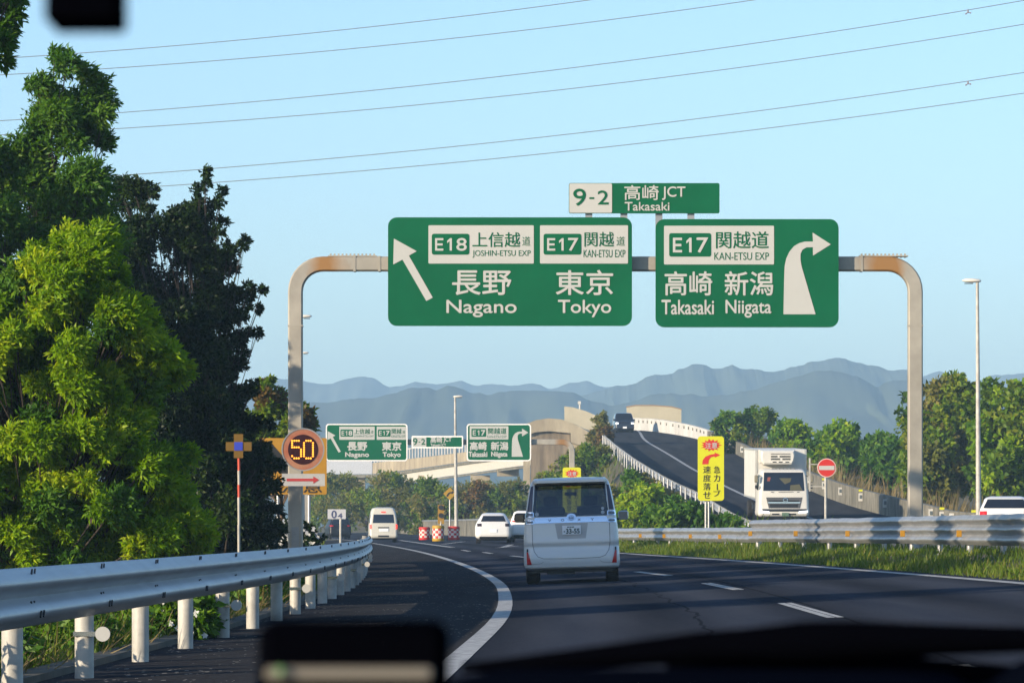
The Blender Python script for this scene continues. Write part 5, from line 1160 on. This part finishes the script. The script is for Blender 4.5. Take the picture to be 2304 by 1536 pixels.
# ------------------------------------------------------------------ vegetation on banks, verges and slopes
def shrub(label, poly, s, depth, crad, ncl, per, m, foot, seed, ln=.26, wd=.15, m2=None, f2=0, group=None, name='shrub', cat='shrub', trunk=False):
    return make_tree(name, label, cat, poly, s, depth, crad, ncl, per, ln, wd, m, foot, seed, m2=m2, frac2=f2, leaves=6, wind=(.1, 0, .1), group=group, limbs=trunk, tr=.09)
GB = 'shrubs on the bank below the viaduct'
shrub('olive scrub filling the bank left of the high-roof van', [(700,1185),(705,1090),(735,1066),(790,1070),(830,1085),(845,1130),(840,1190)], 24, 4, 17, 50, 34, M_LF_OLIVE, (770, 1190), 201, group=GB, m2=M_LF_ROUND, f2=.4)
shrub('tall olive shrub on the bank above the high-roof van', [(820,1190),(830,1090),(850,1062),(880,1058),(920,1070),(935,1110),(945,1190)], 25, 4, 16, 50, 34, M_LF_ROUND, (880, 1190), 202, group=GB, m2=M_LF_OLIVE, f2=.5)
shrub('green shrub on the bank behind the crash barrels', [(925,1205),(920,1120),(940,1085),(965,1075),(1000,1095),(1030,1120),(1035,1205)], 26, 3, 15, 46, 34, M_LF_ROUND, (980, 1205), 203, group=GB, m2=M_LF_OLIVE, f2=.35)
shrub('brownish shrub right of the white street lamp', [(1020,1195),(1025,1110),(1045,1080),(1075,1075),(1100,1090),(1105,1195)], 26, 3, 15, 40, 34, M_LF_OLIVE, (1060, 1195), 204, group=GB, m2=M_LF_RUST, f2=.25)
shrub('green shrub against the overpass pier above the crossover car', [(1090,1190),(1090,1095),(1120,1085),(1160,1078),(1182,1085),(1188,1190)], 26, 3, 15, 46, 34, M_LF_ROUND, (1140, 1190), 205, group=GB, m2=M_LF_OLIVE, f2=.35)
shrub('long pale olive thicket at the back of the bank below the viaduct', [(660,1195),(680,1085),(740,1066),(800,1074),(860,1062),(930,1075),(1000,1090),(1060,1078),(1120,1088),(1175,1080),(1185,1195)], 21.5, 4, 16, 190, 30, M_LF_OLIVE, (930, 1190), 206, group=GB, m2=M_LF_ROUND, f2=.25)
GS = 'shrubs on the slope left of the ramp'
shrub('dry brown conical shrub at the ramp crest beside the dark compact van', [(1322,985),(1330,950),(1350,922),(1365,930),(1375,965),(1378,1000),(1370,1035),(1330,1030)], 29, 1.5, 11, 30, 34, M_LF_OLIVE, (1352, 1035), 211, group=GS, m2=M_LF_RUST, f2=.5)
shrub('mixed green and brown scrub below the ramp guardrail end', [(1255,1100),(1265,1040),(1290,1012),(1330,1000),(1380,1015),(1410,1060),(1420,1110),(1330,1130),(1270,1130)], 31, 2.5, 15, 60, 36, M_LF_ROUND, (1330, 1120), 212, group=GS, m2=M_LF_OLIVE, f2=.45)
shrub('brown tinged scrub on the slope right behind the minivan', [(1260,1190),(1290,1110),(1350,1100),(1420,1090),(1445,1130),(1430,1195)], 38, 2.5, 17, 60, 36, M_LF_OLIVE, (1360, 1190), 213, group=GS, m2=M_LF_ROUND, f2=.5)
shrub('bright green bush on the slope between minivan and yellow caution board', [(1380,1195),(1395,1130),(1440,1090),(1490,1100),(1530,1130),(1545,1170),(1540,1195)], 46, 2.2, 20, 60, 40, M_LF_BRIGHT, (1460, 1195), 214, group=GS, m2=M_LF_MID, f2=.45)
shrub('low dark green bush at the foot of the ramp posts', [(1440,1205),(1470,1150),(1540,1125),(1600,1150),(1660,1172),(1690,1200)], 54, 1.8, 18, 50, 40, M_LF_MID, (1560, 1205), 215, group=GS, m2=M_LF_ROUND, f2=.3)
shrub('leafy scrub covering the upper slope below the ramp crest', [(1200,1110),(1215,1060),(1250,1040),(1275,1020),(1300,1000),(1345,1000),(1400,1030),(1440,1070),(1450,1120),(1330,1150),(1210,1150)], 32, 2.5, 17, 90, 36, M_LF_ROUND, (1330, 1140), 216, group=GS, m2=M_LF_OLIVE, f2=.35)
shrub('olive scrub on the lower slope left of the minivan roof', [(1185,1205),(1195,1130),(1230,1090),(1290,1090),(1330,1130),(1330,1205)], 33, 2.5, 17, 70, 36, M_LF_OLIVE, (1250, 1200), 217, group=GS, m2=M_LF_ROUND, f2=.5)
shrub('tangled brown scrub between the minivan and the ramp posts', [(1390,1130),(1410,1060),(1450,1070),(1500,1105),(1560,1140),(1570,1190),(1400,1195)], 42, 2.2, 17, 70, 38, M_LF_OLIVE, (1480, 1195), 218, group=GS, m2=M_LF_MID, f2=.4)
GT = 'trees behind the ramp wall'
def rt(label, poly, s, depth, crad, ncl, foot, seed, m, m2, f2, per=38): make_tree('broadleaf_tree', label, 'tree', poly, s, depth, crad, ncl, per, .30, .20, m, foot, seed, m2=m2, frac2=f2, leaves=6, wind=(.15, 0, .05), group=GT, tr=.16)
rt('small airy tree with thin branches above the yellow caution board', [(1605,945),(1640,925),(1660,935),(1690,915),(1740,925),(1745,960),(1730,1000),(1690,1010),(1640,1000),(1610,985)], 31, 3, 15, 30, (1680, 1050), 301, M_LF_MID, M_LF_ROUND, .4, 30)
rt('green tree behind the top of the truck box', [(1735,990),(1745,950),(1780,938),(1800,950),(1825,975),(1825,1040),(1745,1040)], 33, 3, 15, 40, (1785, 1080), 302, M_LF_BRIGHT, M_LF_MID, .5)
rt('broad bright green tree to the right of the truck', [(1820,1070),(1825,985),(1860,965),(1895,950),(1930,960),(1950,990),(1955,1070)], 36, 3, 18, 60, (1885, 1100), 303, M_LF_MID, M_LF_BRIGHT, .35)
rt('dark green tree left of the gantry right post', [(1945,1085),(1945,1000),(1975,970),(1995,985),(2040,990),(2055,1085)], 38, 3, 18, 60, (2000, 1110), 304, M_LF_MID, M_LF_DARK, .3)
rt('large sunlit tree behind the gantry right post', [(2030,1110),(2040,960),(2018,905),(2035,885),(2055,920),(2085,880),(2110,870),(2140,850),(2165,845),(2195,880),(2200,1000),(2190,1115)], 44, 4, 26, 110, (2120, 1130), 305, M_LF_ROUND, M_LF_OLIVE, .3, 50)
rt('large sunlit tree at the right edge behind the street lamp', [(2185,1110),(2185,900),(2215,860),(2240,870),(2260,895),(2285,865),(2310,862),(2380,880),(2420,950),(2420,1130)], 47, 4, 26, 110, (2290, 1140), 306, M_LF_ROUND, M_LF_BRIGHT, .35, 50)
rt('dark thicket filling the gaps between the trees behind the truck', [(1590,1040),(1600,985),(1680,990),(1750,1000),(1830,1005),(1900,1000),(1960,1010),(2050,1000),(2060,1110),(1900,1100),(1700,1060)], 31, 2, 20, 120, (1820, 1110), 307, M_LF_DARK, M_LF_MID, .4, 34)
# dry grass stalks beside the ramp wall
rng = np.random.default_rng(5); pts = []
for _ in range(2600):
    y = rng.uniform(185, 330); x = RAMP_R(y)+.5+abs(rng.normal())*1.2; pts.append((x, y, land_z(x, y)))
tag(blades('dry_grass', pts, rng.uniform(.5, 1.7, len(pts)), M_STRAW, 6, .22, .05), 'tall dry grass growing behind the ramp wall', 'grass', kind='stuff')
# right verge
pts = []
for _ in range(26000):
    y = rng.uniform(55, 165); xr = XR(y)+.30; x = xr + abs(rng.normal())*1.6; pts.append((x, y, land_z(x, y)))
pts = np.array(pts); hgt = np.array([.07+.24*max(0, noise.noise(Vector((p[0]*.9, p[1]*.22, 0)))+.35) for p in pts])*rng.uniform(.6, 1.3, len(pts))
tag(blades('verge_grass', pts, hgt, M_GRASS, 7, .35, .022), 'green grass on the bank below the right guardrail', 'grass', kind='stuff')
# left verge behind the rail
pts = []
for _ in range(16000):
    y = rng.uniform(26, 120); x = XL(y)-3.12-abs(rng.normal())*1.1; pts.append((x, y, land_z(x, y)))
pts = np.array(pts); hgt = np.array([.12+.55*max(0, noise.noise(Vector((p[0]*1.2, p[1]*.5, 4)))) for p in pts])*rng.uniform(.6, 1.4, len(pts))
tag(blades('verge_grass', pts, hgt, M_GRASS, 8, .30, .014), 'mixed grass tufts behind the left guardrail posts', 'grass', kind='stuff')
pts = []
for _ in range(1500):
    y = rng.uniform(28, 70); x = XL(y)-3.10-abs(rng.normal())*.7; pts.append((x, y, land_z(x, y)))
tag(blades('dry_grass', pts, rng.uniform(.2, .6, len(pts)), M_STRAW, 9, .8, .010), 'dry fallen grass blades behind the left guardrail', 'grass', kind='stuff')
pts = []
for _ in range(30000):
    y = rng.uniform(165, 470); x = rng.uniform(-24, 16)
    if XL(y)-4 < x < XL(y)+9.2 or RAMP_L(y)-.2 < x: continue
    pts.append((x, y, land_z(x, y)))
pts = np.array(pts); hgt = rng.uniform(.25, .8, len(pts))
tag(blades('bank_grass', pts, hgt, M_GRASS, 10, .4, .07), 'rough grass covering the slopes beside the roads', 'grass', kind='stuff')
# low leafy undergrowth behind the left rail
def undergrowth(name, label, spots, ln, wd, m, seed, per=26, rad=.22):
    rng = np.random.default_rng(seed); cl = np.array([(x, y, land_z(x, y)+h, rad, rad, rad*.8) for x, y, h in spots])
    P, D, N, T = sprays(cl, rng, per, 6, ln, (.1, 0, .1)); ok = P[:, 2] > -.5
    return tag(leaf_mesh(name, P[ok], D[ok], N[ok], ln, wd, m, None, T[ok], rng), label, 'undergrowth', kind='stuff')
sp_ = []
for _ in range(420):
    y = 27 + 73*rng.random()**1.6; sp_.append((XL(y)-3.4-abs(rng.normal())*.9, y, rng.uniform(.05, .5)))
undergrowth('undergrowth', 'low leafy weeds filling the verge behind the left guardrail', sp_, .10, .05, M_LF_MID, 61)
# flowering shrubs
def flowering(label, poly, s, foot, seed, nfl, fr):
    t = shrub(label, poly, s, .5, 15*s/105, 26, 34, M_LF_DARK if seed % 2 else M_LF_MID, foot, seed, .12, .07, group='white flowering shrubs', name='flowering_shrub')
    rng = np.random.default_rng(seed+1); P = []; 
    x0, x1, y0, y1 = min(p[0] for p in poly), max(p[0] for p in poly), min(p[1] for p in poly), max(p[1] for p in poly)
    while len(P) < nfl:
        px, py = rng.uniform(x0, x1), rng.uniform(y0, y1)
        if inpoly(px, py, poly):
            X, Y, Z = W(px, py, s); P.append((X, Y-rng.uniform(.1, .6), Z))
    P = np.repeat(np.array(P), 6, 0); n = len(P); a = np.tile(np.arange(6)*math.pi/3, n//6)+np.repeat(rng.uniform(0, 1, n//6), 6)
    D = np.stack([np.cos(a), -.25+0*a, np.sin(a)], 1); N = np.tile(np.array([[.1, -1, .2]]), (n, 1))
    leaf_mesh('blossom', P, D, N, np.full(n, fr), np.full(n, fr*.75), M_PETAL, t, rng.random(n), rng, .1)
    return t
flowering('white flowering shrub at the foot of the gantry left post', [(612,1262),(620,1190),(640,1165),(680,1172),(715,1190),(735,1225),(735,1250)], 98, (670, 1255), 71, 100, .048)
flowering('white flowering shrub below the speed display, behind the far rail posts', [(560,1300),(600,1268),(650,1262),(660,1330),(600,1350),(560,1345)], 140, (610, 1330), 72, 14, .04)
flowering('low shrub with a few white blossoms seen between the near guardrail posts', [(345,1430),(350,1360),(390,1335),(440,1350),(470,1370),(480,1430)], 225, (410, 1445), 74, 16, .035)

# ------------------------------------------------------------------ things inside the car, close to the lens
def near(px, py, d): return ((px-CX)*d/FP, d, EYE-(py-HY)*d/FP)
d0 = .90; a, b_ = near(578, 1398, d0), near(1008, 1600, d0)
dc = thing('dash_camera', 'small black out of focus device on the dashboard with a pale strip', 'dash camera', ((a[0]+b_[0])/2, d0, b_[2]))
mb = MB(); mb.bevbox(((a[0]+b_[0])/2, d0+.012, (a[2]+b_[2])/2), (b_[0]-a[0], .024, a[2]-b_[2]), .0035); mb.build('body', M_RUBBER, dc, smooth=True, angle=40)
p, q = near(600, 1499, d0), near(972, 1528, d0); mb = MB(); mb.bevbox(((p[0]+q[0])/2, d0-.002, (p[2]+q[2])/2), (q[0]-p[0], .004, p[2]-q[2]), .0006); mb.build('display_strip', mat('strip_reflection', (.15, .135, .11), .5), dc)  # beige stands in for the reflection in the device's screen
p = near(632, 1505, d0); mb = MB(); disc(mb, (p[0], p[2]), .0008, d0-.0060, d0-.0041, 14); mb.build('indicator', mat('green_lamp', (.10, .20, .08), .4, emit=(.25, .5, .15), estr=.10), dc)
d1 = .80; a, b_ = near(98, -260, d1), near(266, 50, d1)
sh = thing('sensor_housing', 'small black housing hanging at the top of the windscreen, out of focus', 'sensor', ((a[0]+b_[0])/2, d1, b_[2]))
mb = MB(); mb.bevbox(((a[0]+b_[0])/2, d1+.01, (a[2]+b_[2])/2), (b_[0]-a[0], .02, a[2]-b_[2]), .0012); mb.build('body', M_RUBBER, sh, smooth=True, angle=40)
mb = MB(); mb.box(((a[0]+b_[0])/2, d1+.03, a[2]+.012), (.05, .09, .02)); mb.build('mount', M_RUBBER, sh)
d2 = 1.25
wi = thing('windscreen_wiper', 'dark blurred wiper lying across the bottom right of the windscreen', 'wiper', near(2300, 1450, d2))
mb = MB(); rings = []
for px, t_, b0 in ((1040, 1492, 1512), (1200, 1470, 1510), (1400, 1443, 1500), (1570, 1420, 1492), (1680, 1412, 1490), (1800, 1397, 1496), (1920, 1396, 1490), (2100, 1402, 1476), (2304, 1408, 1468), (2600, 1425, 1470)):
    p, q = near(px, t_, d2), near(px, b0, d2); h = (p[2]-q[2])/2; zc = (p[2]+q[2])/2
    rings.append([(p[0], d2+math.cos(2*math.pi*k/12)*h*1.1, zc+math.sin(2*math.pi*k/12)*h) for k in range(12)])
mb.loft(rings, True); mb.build('blade', M_RUBBER, wi, smooth=True)
mb = MB(); mb.tube([near(1500, 1500, d2+.02), near(1900, 1495, d2+.02), near(2500, 1560, d2+.02)], [.003, .004, .006], 8); mb.build('arm', M_RUBBER, wi, smooth=True)
da = thing('dashboard', 'dark dashboard edge along the bottom of the picture', 'dashboard', (0, .95, .95))
M_DASH = mat('shaded_dash_top', (0.0018, 0.0028, 0.0060), .9, spec=0.0)  # near-black navy, with the cabin shade put into the colour
mb = MB(); rings = []
for px, t_ in ((-300, 1620), (600, 1600), (1000, 1530), (1120, 1505), (1400, 1502), (1700, 1505), (2000, 1508), (2130, 1512), (2180, 1540), (2260, 1534), (2330, 1480), (2600, 1440)):
    p = near(px, t_, 1.10); rings.append([(p[0], .82, p[2]-.03), (p[0], .90, p[2]-.008), (p[0], 1.06, p[2]-.001), (p[0], 1.10, p[2]), (p[0], 1.14, p[2]-.002), (p[0], 1.2, p[2]-.03), (p[0], 1.0, p[2]-.12), (p[0], .85, p[2]-.12)])
mb.loft(rings, True); mb.build('top', M_DASH, da, smooth=True, angle=60)

# ------------------------------------------------------------------ haze over the plain
hz = MB(); hz.box((0, 2230, 82.5), (1840, 4680, 170))
ho = hz.build('haze', None); ho.data.materials.clear()
hm = bpy.data.materials.new('haze_air'); hm.use_nodes = True; t = hm.node_tree; t.nodes.remove(t.nodes['Principled BSDF'])
pv = t.nodes.new('ShaderNodeVolumePrincipled'); pv.inputs['Color'].default_value = (.47, .74, 1.0, 1); pv.inputs['Density'].default_value = .00030; pv.inputs['Anisotropy'].default_value = -.05
t.links.new(pv.outputs[0], t.nodes['Material Output'].inputs['Volume'])
ho.data.materials.append(hm); tag(ho, 'pale blue haze over the plain and mountains', 'haze', kind='stuff')
